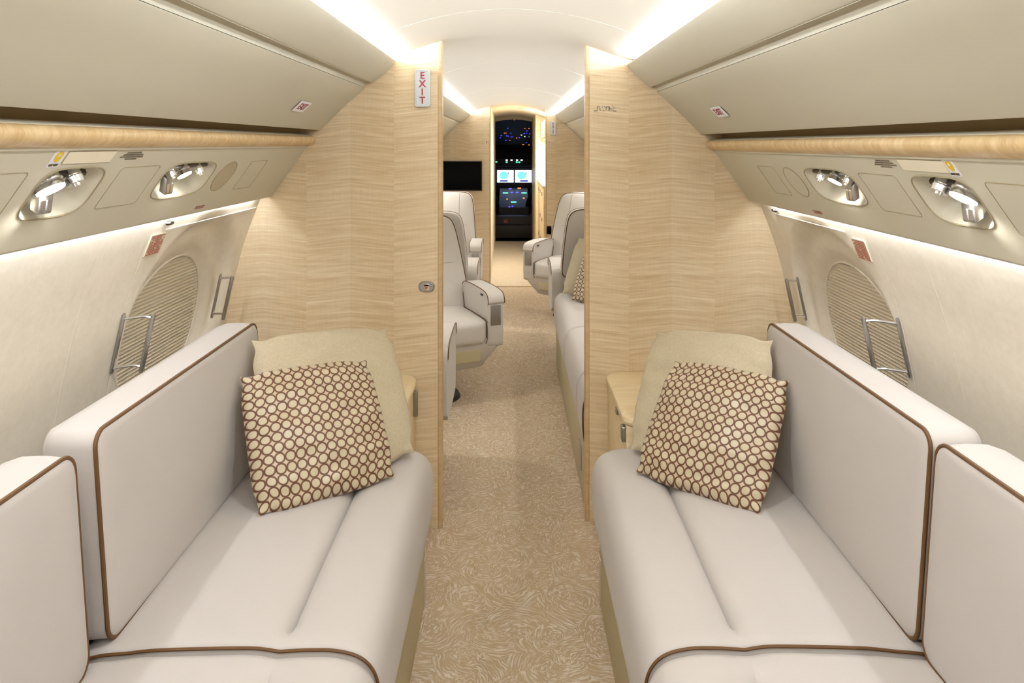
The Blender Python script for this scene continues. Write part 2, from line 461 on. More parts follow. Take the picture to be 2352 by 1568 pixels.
edge_trim('trim_8', 1, 0.342, Y2, 0.04, 0.014)

# ------------------------------------------------------------------ overhead bins
lip = [(0.440, 1.755), (0.4455, 1.744), (0.456, 1.731), (0.470, 1.716), (0.488, 1.700), (0.508, 1.684), (0.522, 1.6735), (0.5255, 1.6715)]
cove_prof = lip + [(0.527, 1.6712), (0.532, 1.680), (0.62, 1.67), (0.70, 1.72), (0.63, 1.765), (0.60, 1.722), (0.50, 1.722), (0.470, 1.740), (0.4500, 1.7535), (0.4455, 1.757), (0.4415, 1.757)]
chan = [(0.532, 1.671), (0.534, 1.6655), (0.540, 1.664), (0.546, 1.662), (0.552, 1.6585), (0.556, 1.653), (0.556, 1.659), (0.59, 1.68), (0.56, 1.70)]
chan = [(0.5305, 1.6668), (0.5335, 1.6735), (0.5385, 1.6775), (0.5440, 1.6775), (0.5490, 1.6735), (0.5525, 1.6665), (0.5545, 1.6565), (0.560, 1.660), (0.60, 1.68), (0.56, 1.70), (0.532, 1.69)]
door = [(0.5535, 1.6535), (0.556, 1.6495), (0.60, 1.6115), (0.66, 1.556), (0.716, 1.4995), (0.7225, 1.4945), (0.727, 1.4945), (0.732, 1.500), (0.74, 1.520), (0.70, 1.60), (0.60, 1.68)]
_U, _L = V((0.5275, 1.6700)), V((0.5540, 1.6550))
_t = (_L - _U).normalized(); _n = V((-_t.y, _t.x)); _len = (_L - _U).length
chan = [tuple(_U + _t * (_len * k / 12) + _n * 0.0125 * (1 - abs(2 * (k / 12) ** 0.8 - 1) ** 2.2)) for k in range(13)] + [(0.561, 1.662), (0.60, 1.68), (0.56, 1.70), (0.531, 1.69)]
def seg_bins(y0, y1, side, lab, grp):
    t = empty('overhead_bin', (SX(side, 0.62, 1.6)[0], (y0 + y1) / 2, SX(side, 0.62, 1.6)[1]))
    tag(t, lab, 'overhead bin', grp)
    def P(prof, nm, mat):
        mb = extrude_profile(prof, y0, y1, side)
        o = mb.obj(nm, mat, t, ang=35); o.location = -V(t.location); return o
    P(cove_prof, 'cove_panel', 'bin'); P(chan, 'channel', 'bin'); P(door, 'bin_door', 'bin')
    return t
bins = {}
bins[-1] = seg_bins(Y0, LB - 0.001, -1, 'long beige overhead bin above the left sofa', 'overhead bins over the near cabin')
bins[1] = seg_bins(Y0, RB - 0.001, 1, 'long beige overhead bin above the right sofa', 'overhead bins over the near cabin')
seg_bins(LB + 0.046, Y2 - 0.001, -1, 'beige overhead bin beyond the left wooden partition', 'overhead bins over the far cabin')
seg_bins(RB + 0.046, Y2 - 0.001, 1, 'beige overhead bin beyond the right wooden partition', 'overhead bins over the far cabin')
# dark recess, thin lip and wood rail below the bins
rec = [(0.735, 1.503), (0.80, 1.515), (0.803, 1.476), (0.768, 1.476), (0.768, 1.472), (0.812, 1.472), (0.812, 1.522), (0.735, 1.512)]
lipp = [(0.752, 1.4735), (0.764, 1.4790), (0.770, 1.4790), (0.770, 1.468), (0.752, 1.468)]
railp = crom([(0.752, 1.4725), (0.743, 1.468), (0.739, 1.457), (0.744, 1.446), (0.757, 1.4375), (0.772, 1.4335)], 4) + [(0.80, 1.44), (0.80, 1.472)]
n_ = 9
for side, ye in ((-1, LB), (1, RB)):
    for prof, mat, ang in ((rec, 'recess', 30), (lipp, 'bin', 30), (railp, 'railwood', 40)):
        mb = extrude_profile(prof, Y0, ye - 0.001, side)
        tag(mb.obj('trim_%d' % n_, mat, ang=ang), kind='structure'); n_ += 1

# cove lamps: long strips hidden behind the bin lip and under the service panel
def area(name, loc, size, sizey, direction, power, col=(1, 0.93, 0.83), xax=None, spread=PI):
    l = bpy.data.lights.new(name, 'AREA'); l.shape = 'RECTANGLE'; l.size = size; l.size_y = sizey
    l.energy = power; l.color = col; l.spread = spread
    o = bpy.data.objects.new(name, l); COL.objects.link(o)
    z = -V(direction).normalized(); y = V(xax or (0, 1, 0)); x = y.cross(z).normalized(); y = z.cross(x)
    m = Matrix((x, y, z)).transposed().to_4x4(); m.translation = V(loc); o.matrix_world = m
    return o
WARM = (0.925, 0.985, 1.07)
for side in (-1, 1):
    for ya, yb, pw in ((Y0 + .05, 2.63, 1.0), (2.78, 7.25, 0.8)):
        L = yb - ya
        p = SX(side, 0.4565, 1.7585)
        area('cove_lamp', (p[0], (ya + yb) / 2, p[1]), 0.012, L, (-side * 0.88, 0, 0.47), 5.0 * L * pw, WARM)
        p = SX(side, 0.929, 1.262)
        area('wash_lamp', (p[0], (ya + yb) / 2 - 0.02, p[1]), 0.012, L - 0.04, (side * 0.8, 0, -1), 1.45 * L * pw, WARM)

# ------------------------------------------------------------------ service panels
PA, PB = V((0.772, 1.432)), V((0.903, 1.247)); PLEN = (PB - PA).length; PD = (PB - PA) / PLEN
PN = V((-PD.y * -1, 0))
def pn(): return V((PD.y, -PD.x))       # pointing into the cabin and down: (-, -)
def PS(side, s, y, off=0.0):            # point on the service panel; off>0 towards the cabin
    q = PA + PD * s + pn() * off
    x, z = SX(side, q.x, q.y); return V((x, y, z))
def pframe(side):
    d = (PS(side, 0.2, 0) - PS(side, 0, 0)).normalized(); n = (PS(side, 0, 0, 1) - PS(side, 0, 0)).normalized()
    return d, n
def pod_depth(s, y, pods):
    for (c_s, c_y, hs, hy, dep) in pods:
        r = (abs((s - c_s) / hs) ** 3.8 + abs((y - c_y) / hy) ** 3.8) ** (1 / 3.8)
        if r < 1: return dep * (1 - smooth((r - 0.62) / 0.38)) + 0.0
    return 0.0
def service_unit(side):
    dy = 0.0 if side < 0 else 0.03
    ye = LB if side < 0 else RB
    pods = [(0.099, 1.305 + dy, 0.057, 0.096, 0.052), (0.099, 1.79 + dy, 0.054, 0.146 - 0.004, 0.046)]
    sd = 'left' if side < 0 else 'right'
    root = empty('service_panel', PS(side, 0.11, 1.3))
    tag(root, 'beige overhead service panel with two chrome lamp recesses above the %s sofa' % sd, 'service panel', 'service panels under the bins')
    def fix(o): o.location = -V(root.location); return o
    ss = [PLEN * i / 56 for i in range(57)]
    ys = [Y0, 0, 0.8, 1.1] + [1.18 + 0.006 * i for i in range(150)] + [2.2, ye - 0.002]
    rings_ = []
    for y in ys:
        rg = [PS(side, -0.005, y, -0.002), PS(side, -0.0045, y, 0.002), PS(side, -0.002, y, 0.004), PS(side, 0.001, y, 0.0035), PS(side, 0.003, y, 0.0008)]
        for s in ss[1:]: rg.append(PS(side, s, y, -pod_depth(s, y, pods)))
        rg += [PS(side, PLEN + 0.005, y, -0.002), PS(side, PLEN + 0.008, y, -0.008), PS(side, PLEN + 0.004, y, -0.016), PS(side, PLEN - 0.03, y, -0.02), PS(side, PLEN - 0.05, y, -0.075), PS(side, 0.02, y, -0.075), PS(side, -0.004, y, -0.03)]
        rings_.append(rg)
    fix(MB().loft(rings_).obj('panel', 'psu', root, ang=50))
    d, n = pframe(side)
    # recess rims
    for (cs, cy, hs, hy, dep) in pods:
        pts = []
        for k in range(72):
            t = 2 * PI * k / 72; c, s_ = math.cos(t), math.sin(t)
            q = (abs(c) ** 3.8 + abs(s_) ** 3.8) ** (-1 / 3.8)
            pts.append(PS(side, cs + hs * c * q, cy + hy * s_ * q, 0.0004))
        fix(MB().tube(pts, 0.0016, 6, closed=True).obj('recess_rim', 'groove', root))
    # access cover seams
    for (y0, y1, s0, s1) in ((0.86, 1.166 + dy, 0.046, 0.155), (1.447 + dy, 1.606 + dy, 0.048, 0.153), (2.175, 2.315, 0.053, 0.160)):
        pts = [PS(side, b, a, 0.0002) for a, b in rrect(y0, y1, s0, s1, 0.008, 3)]
        fix(MB().tube(pts, 0.0009, 5, closed=True).obj('access_cover_seam', 'groove', root))
    # round speaker
    cy = 2.029 if side < 0 else 2.065
    v = [PS(side, 0.101, cy, 0.001)] + [PS(side, 0.101 + 0.051 * math.cos(2 * PI * k / 40), cy + 0.058 * math.sin(2 * PI * k / 40), 0.001) for k in range(40)]
    fix(build('speaker_grille', v, [(0, 1 + k, 1 + (k + 1) % 40) for k in range(40)], 'speaker' if side < 0 else 'psu', root))
    fix(MB().tube(v[1:], 0.0013, 6, closed=True).obj('speaker_rim', 'groove', root))
    # pale sign strip
    mb = MB(); pr = rrect(1.234 + (0.037 if side > 0 else 0), 1.381 + (0.04 if side > 0 else 0), 0.005, 0.031, 0.003, 3)
    mb.loft([[PS(side, b, a, o) for a, b in pr] for o in (0.0, 0.0018)])
    fix(mb.obj('sign_strip', 'strip', root))
    fix(MB().tube([PS(side, b, a, 0.0004) for a, b in pr], 0.0007, 5, closed=True).obj('strip_seam', 'groove', root))
    # yellow padlock sticker
    y0, y1 = (1.197, 1.229) if side < 0 else (1.243, 1.273)
    mb = MB(); mb.loft([[PS(side, b, a, o) for a, b in rrect(y0, y1, 0.001, 0.038, 0.002, 3)] for o in (0.0, 0.0008)])
    st = mb.obj('sticker', 'white', root); fix(st); tag(st, 'white sticker with a yellow vest symbol')
    ym = (y0 + y1) / 2
    mb = MB(); o_ = []
    for k in range(28):
        t = 2 * PI * k / 28; o_.append((0.0095 * math.cos(t) * (1.0 if math.sin(t) > 0 else 0.8), -0.011 * (abs(math.sin(t)) ** 0.7) * (1 if math.sin(t) > 0 else -1)))
    inner = [(0.0035 * math.cos(2 * PI * k / 28), -0.0035 * math.sin(2 * PI * k / 28) - 0.003) for k in range(28)]
    vv = [PS(side, 0.0155 + b, ym + a, 0.0012) for a, b in o_] + [PS(side, 0.0155 + b, ym + a, 0.0012) for a, b in inner]
    build('symbol', vv, [(k, (k + 1) % 28, 28 + (k + 1) % 28, 28 + k) for k in range(28)], 'yellow', st)
    xd = V((0, 1, 0)) if side < 0 else V((0, -1, 0))
    text_obj('LIFE VEST', 0.0058, 'ink', st, PS(side, 0.0328, ym, 0.0012), xd, -d, bold=0.00015)
    # small printed notice: four centred lines of tiny marks
    yc = 1.452 if side < 0 else 1.482
    mb = MB()
    for i, w in enumerate((0.055, 0.074, 0.086, 0.042)):
        s0 = 0.0085 + i * 0.0052; a = -w / 2
        while a < w / 2:
            l = random.uniform(0.0018, 0.0042)
            mb.add([PS(side, s0, yc + a, 0.0008), PS(side, s0, yc + a + l, 0.0008), PS(side, s0 + 0.0034, yc + a + l, 0.0008), PS(side, s0 + 0.0034, yc + a, 0.0008)], [(0, 1, 2, 3)])
            a += l + 0.0014
    fix(mb.obj('printed_notice', 'ink', root, smooth=False))
    # red print near the lower edge
    yc = 2.01 if side < 0 else 2.06
    mb = MB()
    for i in range(2):
        a = -0.028
        while a < 0.028:
            l = random.uniform(0.004, 0.010); s0 = 0.203 + i * 0.006
            mb.add([PS(side, s0, yc + a, 0.0008), PS(side, s0, yc + a + l, 0.0008), PS(side, s0 + 0.004, yc + a + l, 0.0008), PS(side, s0 + 0.004, yc + a, 0.0008)], [(0, 1, 2, 3)])
            a += l + 0.002
    fix(mb.obj('red_notice', 'rust', root, smooth=False))
    # lamps, vents and switches in the recesses
    ax = V((side * -0.50, 0, -0.86)).normalized()
    def lamp(s, y, r, big):
        c = PS(side, s, y, 0.004 if big else -0.002)
        b = MB(); b.cyl(c - ax * 0.030, c - ax * 0.016, r * 0.96, r * 0.96); b.cyl(c - ax * 0.016, c - ax * 0.0135, r * 1.06, r * 1.06); b.cyl(c - ax * 0.0135, c - ax * 0.001, r * 0.90, r * 1.0)
        bo = fix(b.obj('reading_light', 'chrome', root)); tag(bo, 'round chrome reading lamp')
        MB().cyl(c - ax * 0.0015, c + ax * 0.0012, r * 0.93).obj('lens', 'lens', bo)
        l = bpy.data.lights.new('reading_lamp', 'SPOT'); l.spot_size = math.radians(140); l.spot_blend = 0.7; l.energy = 1.1 if big else 0.4; l.color = (1, 0.98, 0.94); l.shadow_soft_size = 0.012
        lo = bpy.data.objects.new('reading_lamp', l); COL.objects.link(lo); lo.location = c + ax * 0.013; lo.rotation_euler = V((side * 0.45, 0, -1)).to_track_quat('-Z', 'Y').to_euler()
    def vent(s, y, r):
        c = PS(side, s, y, -0.002)
        b = MB(); b.cyl(c - ax * 0.034, c - ax * 0.012, r, r); b.cyl(c - ax * 0.012, c - ax * 0.008, r * 0.8, r * 0.8); b.cyl(c - ax * 0.008, c + ax * 0.004, r * 1.05, r * 0.95)
        b.cyl(c + ax * 0.004, c + ax * 0.009, r * 0.45, r * 0.38)
        o = fix(b.obj('air_vent', 'chrome', root)); tag(o, 'small chrome air nozzle')
        q = c - ax * 0.014; b2 = MB(); b2.tube([q + V((0, r * 0.6, 0)), q + V((0, r * 1.9, 0))], 0.0022, 6); b2.obj('lever', 'darkmetal', o)
    def switch(s0, s1, y):
        w = 0.020; off = 0.0
        b = MB(); pr = rrect(y - w, y + w, s0, s1, 0.005, 3)
        def T(a, b_, o_):
            t = (b_ - s0) / (s1 - s0); return PS(side, b_, a, o_ + 0.020 * (t - 0.25))
        b.loft([[T(a, q, o_) for a, q in pr] for o_ in (-0.016, -0.003)] + [[T(y + (a - y) * 0.9, (s0 + s1) / 2 + (q - (s0 + s1) / 2) * 0.9, 0.0) for a, q in pr]])
        o = fix(b.obj('switch', 'satin', root))
        for q in (-0.009, 0.009):
            b = MB(); pr2 = rrect(y + q - 0.0065, y + q + 0.0065, s0 + 0.012, s1 - 0.006, 0.002, 2)
            b.loft([[T(a, z_, o_) for a, z_ in pr2] for o_ in (-0.001, 0.0018)]); b.obj('button', 'chrome', o)
    def backplate(s, ya, yb):
        b = MB(); b.tube([PS(side, s, ya, -0.020), PS(side, s, yb, -0.020)], 0.008, 8)
        fix(b.obj('mounting_bar', 'darkmetal', root))
    y = dy
    lamp(0.086, 1.251 + y, 0.0255, True); vent(0.077, 1.320 + y, 0.017); switch(0.098, 0.134, 1.262 + y); backplate(0.07, 1.235 + y, 1.36 + y)
    vent(0.083, 1.700 + y, 0.012); lamp(0.086, 1.772 + y, 0.019, False); vent(0.080, 1.850 + y, 0.012); switch(0.092, 0.130, 1.712 + y); backplate(0.068, 1.68 + y, 1.90 + y)
    return root
service_unit(-1); service_unit(1)

def far_unit(side, y0, y1):
    root = empty('service_panel', PS(side, 0.11, (y0 + y1) / 2))
    tag(root, 'service panel with reading lamps beyond the %s partition' % ('left' if side < 0 else 'right'), 'service panel', 'service panels under the bins')
    def fix(o): o.location = -V(root.location); return o
    fix(MB().loft([[PS(side, s, y, o) for s, o in ((0, 0), (PLEN, 0), (PLEN + .006, -.01), (PLEN - .03, -.02), (PLEN - .05, -.07), (0, -.07))] for y in (y0, y1)]).obj('panel', 'psu', root))
    ax = V((side * -0.30, 0, -1)).normalized()
    for y in (3.5, 4.9, 6.2):
        c = PS(side, 0.09, y, 0.012)
        b = fix(MB().cyl(c - ax * 0.03, c, 0.026).obj('reading_light', 'chrome', root)); MB().cyl(c - ax * 0.001, c + ax * 0.001, 0.023).obj('lens', 'lens', b)
        l = bpy.data.lights.new('reading_lamp', 'SPOT'); l.spot_size = math.radians(120); l.spot_blend = 0.6; l.energy = 11; l.color = (1, 0.97, 0.93); l.shadow_soft_size = 0.02
        lo = bpy.data.objects.new('reading_lamp', l); COL.objects.link(lo); lo.location = c + ax * 0.01; lo.rotation_euler = ax.to_track_quat('-Z', 'Y').to_euler()
far_unit(-1, LB + 0.045, Y2 - 0.002); far_unit(1, RB + 0.045, Y2 - 0.002)

# ------------------------------------------------------------------ placards on bins and walls
def placard_bin(side):
    a0, b0 = V((0.556, 1.6495)), V((0.7225, 1.4945)); dd = (b0 - a0).normalized(); nn = V((dd.y, -dd.x))
    def Q(s, y, off=0.0):
        q = a0 + dd * s + nn * off; x, z = SX(side, q.x, q.y); return V((x, y, z))
    yc = 2.187 if side < 0 else 2.226
    root = empty('exit_placard', Q(0.13, yc))
    tag(root, 'small white placard with red EXIT letters on the %s bin door' % ('left' if side < 0 else 'right'), 'placard', 'EXIT placards on the bins')
    pr = rrect(yc - 0.052, yc + 0.052, 0.112, 0.154, 0.003, 3)
    o = MB().loft([[Q(b, a, e) for a, b in pr] for e in (0.001, 0.003)]).obj('plate', 'white', root); o.location = -V(root.location)
    d = (Q(0.2, 0) - Q(0, 0)).normalized()
    t = text_obj('EXIT', 0.036, 'red', root, Q(0.133, yc, 0.0036), (0, -side, 0), -d); t.location = -V(root.location)
placard_bin(-1); placard_bin(1)
def wall_notice(side):
    y0, y1 = (1.878, 1.957) if side < 0 else (1.925, 2.0)
    z0, z1 = 1.140, 1.197
    def Q(y, z, off):
        x, zz_ = SX(side, wx(z) - off + wall_disp(y, 1.3) , z); return V((x, y, zz_))
    root = empty('instruction_placard', Q((y0 + y1) / 2, (z0 + z1) / 2, 0))
    tag(root, 'small printed red notice beside the window on the %s wall' % ('left' if side < 0 else 'right'), 'placard', 'red notices by the windows')
    pr = rrect(y0, y1, z0, z1, 0.002, 3)
    o = MB().loft([[Q(a, b, e) for a, b in pr] for e in (-0.004, 0.0035)]).obj('plate', 'noticeplate', root); o.location = -V(root.location)
    mb = MB(); z = z1 - 0.0035
    while z > z0 + 0.004:
        a = y0 + 0.004
        while a < y1 - 0.006:
            l = min(random.uniform(0.003, 0.010), y1 - 0.004 - a)
            if random.random() < 0.9:
                mb.add([Q(a, z, 0.0042), Q(a + l, z, 0.0042), Q(a + l, z - 0.0034, 0.0042), Q(a, z - 0.0034, 0.0042)], [(0, 1, 2, 3)])
            a += l + 0.0014
        z -= 0.0048
    o = mb.obj('printed_text', 'rust', root, smooth=False); o.location = -V(root.location)
    # hinge-like catch above
    yc = 1.945 if side < 0 else 2.545
    c = Q(yc, 1.224, 0.004)
    b = MB(); b.loft([[c + V((-side * 0.010 * k, 0.018 * math.cos(2 * PI * i / 16) * (1 - k * 0.35), 0.007 * math.sin(2 * PI * i / 16) * (1 - 0.35 * k))) for i in range(16)] for k in (0, 0.7, 1.0)])
    o = b.obj('wall_catch', 'darkmetal', None, origin=c)
    tag(o, 'tiny dark catch at the top of the %s wall under the service panel' % ('left' if side < 0 else 'right'), 'catch', 'wall catches')
wall_notice(-1); wall_notice(1)

# grab handles beside the windows
def handle(side, yw, ztop, zbot, dx, dyy, lab):
    xt, zt = SX(side, wx(ztop) - 0.006, ztop); xb, zb = SX(side, wx(zbot) - 0.006, zbot)
    T, B = V((xt, yw, zt)), V((xb, yw, zb)); off = V((-side * dx, dyy, 0.001))
    root = empty('grab_handle', (T + B) / 2); tag(root, lab, 'handle', 'grab handles on the side walls')
    def fx(o): o.location = -V(root.location); return o
    ud = (T - B).normalized()
    fx(MB().tube([B - ud * 0.006, B, T, T + ud * 0.010], 0.0050, 10, taper=[0.7, 1, 1, 0.6]).obj('wall_bar', 'satin', root))
    fx(MB().tube([B + off - ud * 0.008, B + off, T + off, T + off + ud * 0.004], 0.0066, 10, taper=[0.8, 1, 1, 0.85]).obj('grip_bar', 'satin', root))
    for p in (T - ud * 0.006, B + ud * 0.008):
        fx(MB().tube(crom([p, p + off * 0.3 + ud * 0.002, p + off * 0.7 + ud * 0.0045, p + off], 5), 0.0042, 8).obj('bracket', 'chrome', root))
handle(-1, 1.862, 0.985, 0.842, 0.072, 0.012, 'chrome grab handle nearer the camera on the left wall')
handle(-1, 2.485, 0.975, 0.835, 0.050, -0.022, 'chrome grab handle next to the left wooden partition')
handle(1, 1.876, 0.992, 0.850, 0.080, 0.022, 'chrome grab handle nearer the camera on the right wall')
handle(1, 2.545, 0.975, 0.835, 0.044, -0.010, 'chrome grab handle next to the right wooden partition')

# ------------------------------------------------------------------ upholstery
def cushion_box(mb_name, x0, x1, y0, y1, z0, z1, r, crown, mat, parent, div=14):
    """soft box with rounded edges and crowned faces"""
    cx, cy, cz = (x0 + x1) / 2, (y0 + y1) / 2, (z0 + z1) / 2; h = V(((x1 - x0) / 2, (y1 - y0) / 2, (z1 - z0) / 2))
    v = []; f = []; idx = {}
    def vert(p):
        k = tuple(round(c, 5) for c in p)
        if k in idx: return idx[k]
        q = V([p[i] * h[i] for i in range(3)])
        core = V([max(-(h[i] - r), min(h[i] - r, q[i])) for i in range(3)])
        d = q - core
        if d.length > 1e-9:
            d = d.normalized() * r
        q2 = core + d
        for i in range(3):
            a, b = [j for j in range(3) if j != i]
            q2[i] += (1 if p[i] > 0 else -1) * abs(p[i]) ** 4 * crown[i] * (1 - p[a] ** 4) * (1 - p[b] ** 4)
        v.append((q2.x + cx, q2.y + cy, q2.z + cz)); idx[k] = len(v) - 1; return idx[k]
    g = []
    for i in range(div + 1):
        t = -1 + 2 * i / div; g.append(math.sin(t * PI / 2) * 0.35 + t * 0.65)
    for ax in range(3):
        a, b = [j for j in range(3) if j != ax]
        for sgn in (-1, 1):
            for i in range(div):
                for j in range(div):
                    q = []
                    for ii, jj in ((i, j), (i + 1, j), (i + 1, j + 1), (i, j + 1)):
                        p = [0, 0, 0]; p[ax] = sgn; p[a] = g[ii]; p[b] = g[jj]; q.append(vert(p))
                    f.append(tuple(q))
    return build(mb_name, v, f, mat, parent, ang=80)

def seat_cushion(parent, side, y0, y1, seam=True, end_pipe=True, xf=0.247, xb=0.80, ztop=0.49, seam_y=None):
    """long seat cushion whose front roll hangs over the plinth; cross-section lofted along y"""
    dx = xf - 0.247; dz = ztop - 0.49
    prof = crom([(0.30, 0.262), (0.262, 0.258), (0.250, 0.30), (0.247, 0.36), (0.249, 0.415), (0.262, 0.452), (0.290, 0.476), (0.335, 0.487), (0.38, 0.488), (0.415, 0.4865), (0.430, 0.4855), (0.440, 0.485), (0.450, 0.4865), (0.465, 0.489), (0.50, 0.4915), (0.60, 0.490), (0.68, 0.487), (0.735, 0.481), (0.785, 0.476), (0.825, 0.462), (0.845, 0.43), (0.848, 0.34), (0.83, 0.28)], 4)
    # inward normals
    n = len(prof); c = (0.52, 0.37)
    rings_ = []; pipe = {}
    ny = 44; rr = 0.022
    for i in range(ny + 1):
        t = i / ny; t = 0.5 - 0.5 * math.cos(PI * t); t = 0.5 * t + 0.5 * (i / ny)
        y = y0 + (y1 - y0) * t
        e = min(y - y0, y1 - y)
        ins = rr * (1 - math.sqrt(max(0, 1 - (1 - e / rr) ** 2))) if e < rr else 0
        k = math.sin(PI * t)
        rg = []
        for x, z in prof:
            s = 0.0
            if seam and e > 0.04:
                sa = smooth((e - 0.04) / 0.05)
                s = (0.013 * math.exp(-abs((x - 0.44) / 0.005)) + 0.014 * math.exp(-abs((x - 0.44) / 0.02) ** 1.4)) * sa if z > 0.47 else 0
            cz = 0.006 * k * smooth((z - 0.42) / 0.06)
            ax_ = x + (c[0] - x) * ins / 0.28; az = z + (c[1] - z) * ins / 0.13
            wr = 0.0016 * noise.noise(V((x * 9, y * 5 + side * 7, z * 9))) + 0.0008 * noise.noise(V((x * 30, y * 14, side * 3)))
            if z < 0.45 or x > 0.74: wr *= 0.4
            rg.append((side * (ax_ + dx), y, az - s + cz + wr + dz))
        rings_.append(rg)
    o = MB().loft(rings_).obj('seat_cushion', 'leather', parent, ang=70)
    # piping along both end profiles
    for ye in (y0 + 0.004,):
        e = 0.006; ins = rr * (1 - math.sqrt(1 - (1 - e / rr) ** 2)) - 0.003
        pts = []
        for x, z in prof[3:-4]:
            pts.append((side * (x + (c[0] - x) * ins / 0.28 + dx), ye, z + (c[1] - z) * ins / 0.13 + dz))
        if end_pipe: MB().tube(pts, 0.0031, 7).obj('piping', 'pipe', o)
    return o
def back_cushion(parent, side, y0, y1, z0=0.480, z1=0.885, xbot=0.772, xtop=0.800, th=0.125, name='back_cushion'):
    N = 6; pl = rrect(y0, y1, z0, z1, 0.032, N)
    cy, cz = (y0 + y1) / 2, (z0 + z1) / 2
    def X(z): return xbot + (xtop - xbot) * (z - z0) / (z1 - z0)
    def ring(scale_in, depth):
        out = []
        for a, b in pl:
            ha, hb = (y1 - y0) / 2, (z1 - z0) / 2
            aa = cy + (a - cy) * (ha - scale_in) / ha; bb = cz + (b - cz) * (hb - scale_in) / hb
            out.append((side * (X(bb) + depth), aa, bb))
        return out
    R = []
    # crowned front, from the centre outwards
    ha, hb = (y1 - y0) / 2, (z1 - z0) / 2
    for k in range(1, 12):
        t = k / 12
        out = []
        for a, b in pl:
            aa = cy + (a - cy) * t; bb = cz + (b - cz) * t
            u, w = (aa - cy) / ha, (bb - cz) / hb
            wr = 0.0015 * noise.noise(V((aa * 7, bb * 7, side * 5))) * (1 - t ** 3)
            out.append((side * (X(bb) - 0.014 * (1 - abs(u) ** 3) * (1 - abs(w) ** 2.5) - 0.004 - wr), aa, bb))
        R.append(out)
    R += [ring(0.006, -0.003), ring(0.0, 0.002), ring(-0.002, 0.012), ring(-0.004, th * 0.35), ring(-0.003, th * 0.65), ring(0.004, th * 0.85), ring(0.022, th * 0.97), ring(0.05, th)]
    mb = MB(); mb.loft(R, True, True)
    o = mb.obj(name, 'leather', parent, ang=75)
    pts = ring(-0.001, 0.003)
    MB().tube(pts, 0.0042, 8, closed=True).obj('piping', 'pipe', o)
    return o
def sofa(side):
    sd = 'left' if side < 0 else 'right'
    yo = 2.225
    root = empty('sofa', (side * 0.55, 1.3, 0))
    tag(root, 'cream upholstered sofa with brown piping along the %s side of the aisle, nearest the camera' % sd, 'sofa', 'facing sofas in the near cabin')
    mb = MB(); mb.box(min(side * 0.274, side * 0.93), max(side * 0.274, side * 0.93), -0.9, yo - 0.004, 0.0, 0.262, 0.006)
    base = mb.obj('base', 'divbase', root)
    mb = MB(); a, b = sorted((side * 0.271, side * 0.280)); mb.box(a, b, 2.19, 2.216, 0.002, 0.15, 0.002); mb.obj('edge_strip', 'chrome', base)
    mb = MB(); a, b = sorted((side * 0.272, side * 0.276)); mb.box(a, b, 1.25, 2.12, 0.225, 0.23, 0); mb.obj('panel_seam', 'groove', base)
    gap = 1.33 if side < 0 else 1.335
    # back support board
    mb = MB(); a, b = sorted((side * 0.86, side * 0.94)); mb.box(a, b, -0.9, yo - 0.02, 0.20, 0.78, 0.02); mb.obj('back_frame', 'leather', root)
    seat_cushion(root, side, gap, yo); seat_cushion(root, side, 0.40, gap - 0.004, end_pipe=False)
    b0 = 1.355 if side < 0 else 1.352
    b1 = 1.288 if side < 0 else 1.330
    back_cushion(root, side, b0, 2.205)
    back_cushion(root, side, 0.40, b1, z1=0.878 if side < 0 else 0.882)
    seat_cushion(root, side, -0.88, 0.394); back_cushion(root, side, -0.86, 0.39)
    for ch in [o for o in bpy.data.objects if o.parent == root]: ch.location = -V(root.location)
    return root
sofa(-1); sofa(1)

def pillow(name, TL, TR, BR, BL, T, mat, lab, cat, grp, nrm_to=(0, -1, 0.3), seed=0, pull=0.045, wr=0.004):
    TL, TR, BR, BL = map(V, (TL, TR, BR, BL)); n = (TR - TL).cross(BL - TL).normalized()
    if n.dot(V(nrm_to)) < 0: n = -n
    N = 40; v = []; uv = []; f = []; nb = (N + 1) ** 2
    for sgn in (1, -1):
        for j in range(N + 1):
            for i in range(N + 1):
                a = -1 + 2 * i / N; b = -1 + 2 * j / N
                a = math.sin(a * PI / 2) * 0.5 + a * 0.5; b = math.sin(b * PI / 2) * 0.5 + b * 0.5
                ear = lambda q: -pull * math.exp(-((abs(q) - 0.86) / 0.15) ** 2) + (0.018 if mat == 'linen' else 0.010) * (1 - q * q) ** 0.7
                aa = a * (1 + ear(b)); bb = b * (1 + ear(a))
                s, t = (aa + 1) / 2, (bb + 1) / 2
                p = (BL * (1 - s) + BR * s) * (1 - t) + (TL * (1 - s) + TR * s) * t
                e = max(0, (1 - a * a) * (1 - b * b))
                d = T * (e ** 0.42) * (0.9 if sgn > 0 else 0.75)
                edge = min(1 - abs(a), 1 - abs(b))
                w = wr * noise.noise(V((aa * 2.2 + seed, bb * 5 + seed, seed * 1.3))) * min(1, e * 4)
                w += wr * 1.3 * noise.noise(V((aa * 7 + seed, bb * 7, 3 + seed))) * math.exp(-edge * 7) * min(1, edge * 12)
                q = p + n * (sgn * d + w)
                jag = 0.0016 * noise.noise(V((a * 14, b * 14, seed)))
                v.append(q + (TR - TL).normalized() * jag); uv.append(((a + 1) / 2, (b + 1) / 2))
    for sgn in range(2):
        for j in range(N):
            for i in range(N):
                k = sgn * nb + j * (N + 1) + i
                q = (k, k + 1, k + N + 2, k + N + 1)
                f.append(q if sgn == 0 else q[::-1])
    org = (BL + BR) / 2
    o = build(name, v, f, mat, None, ang=180, uv=uv, origin=org)
    tag(o, lab, cat, grp)
    return o
LIN, PAT = 'plain oatmeal cushions', 'ring patterned cushions'
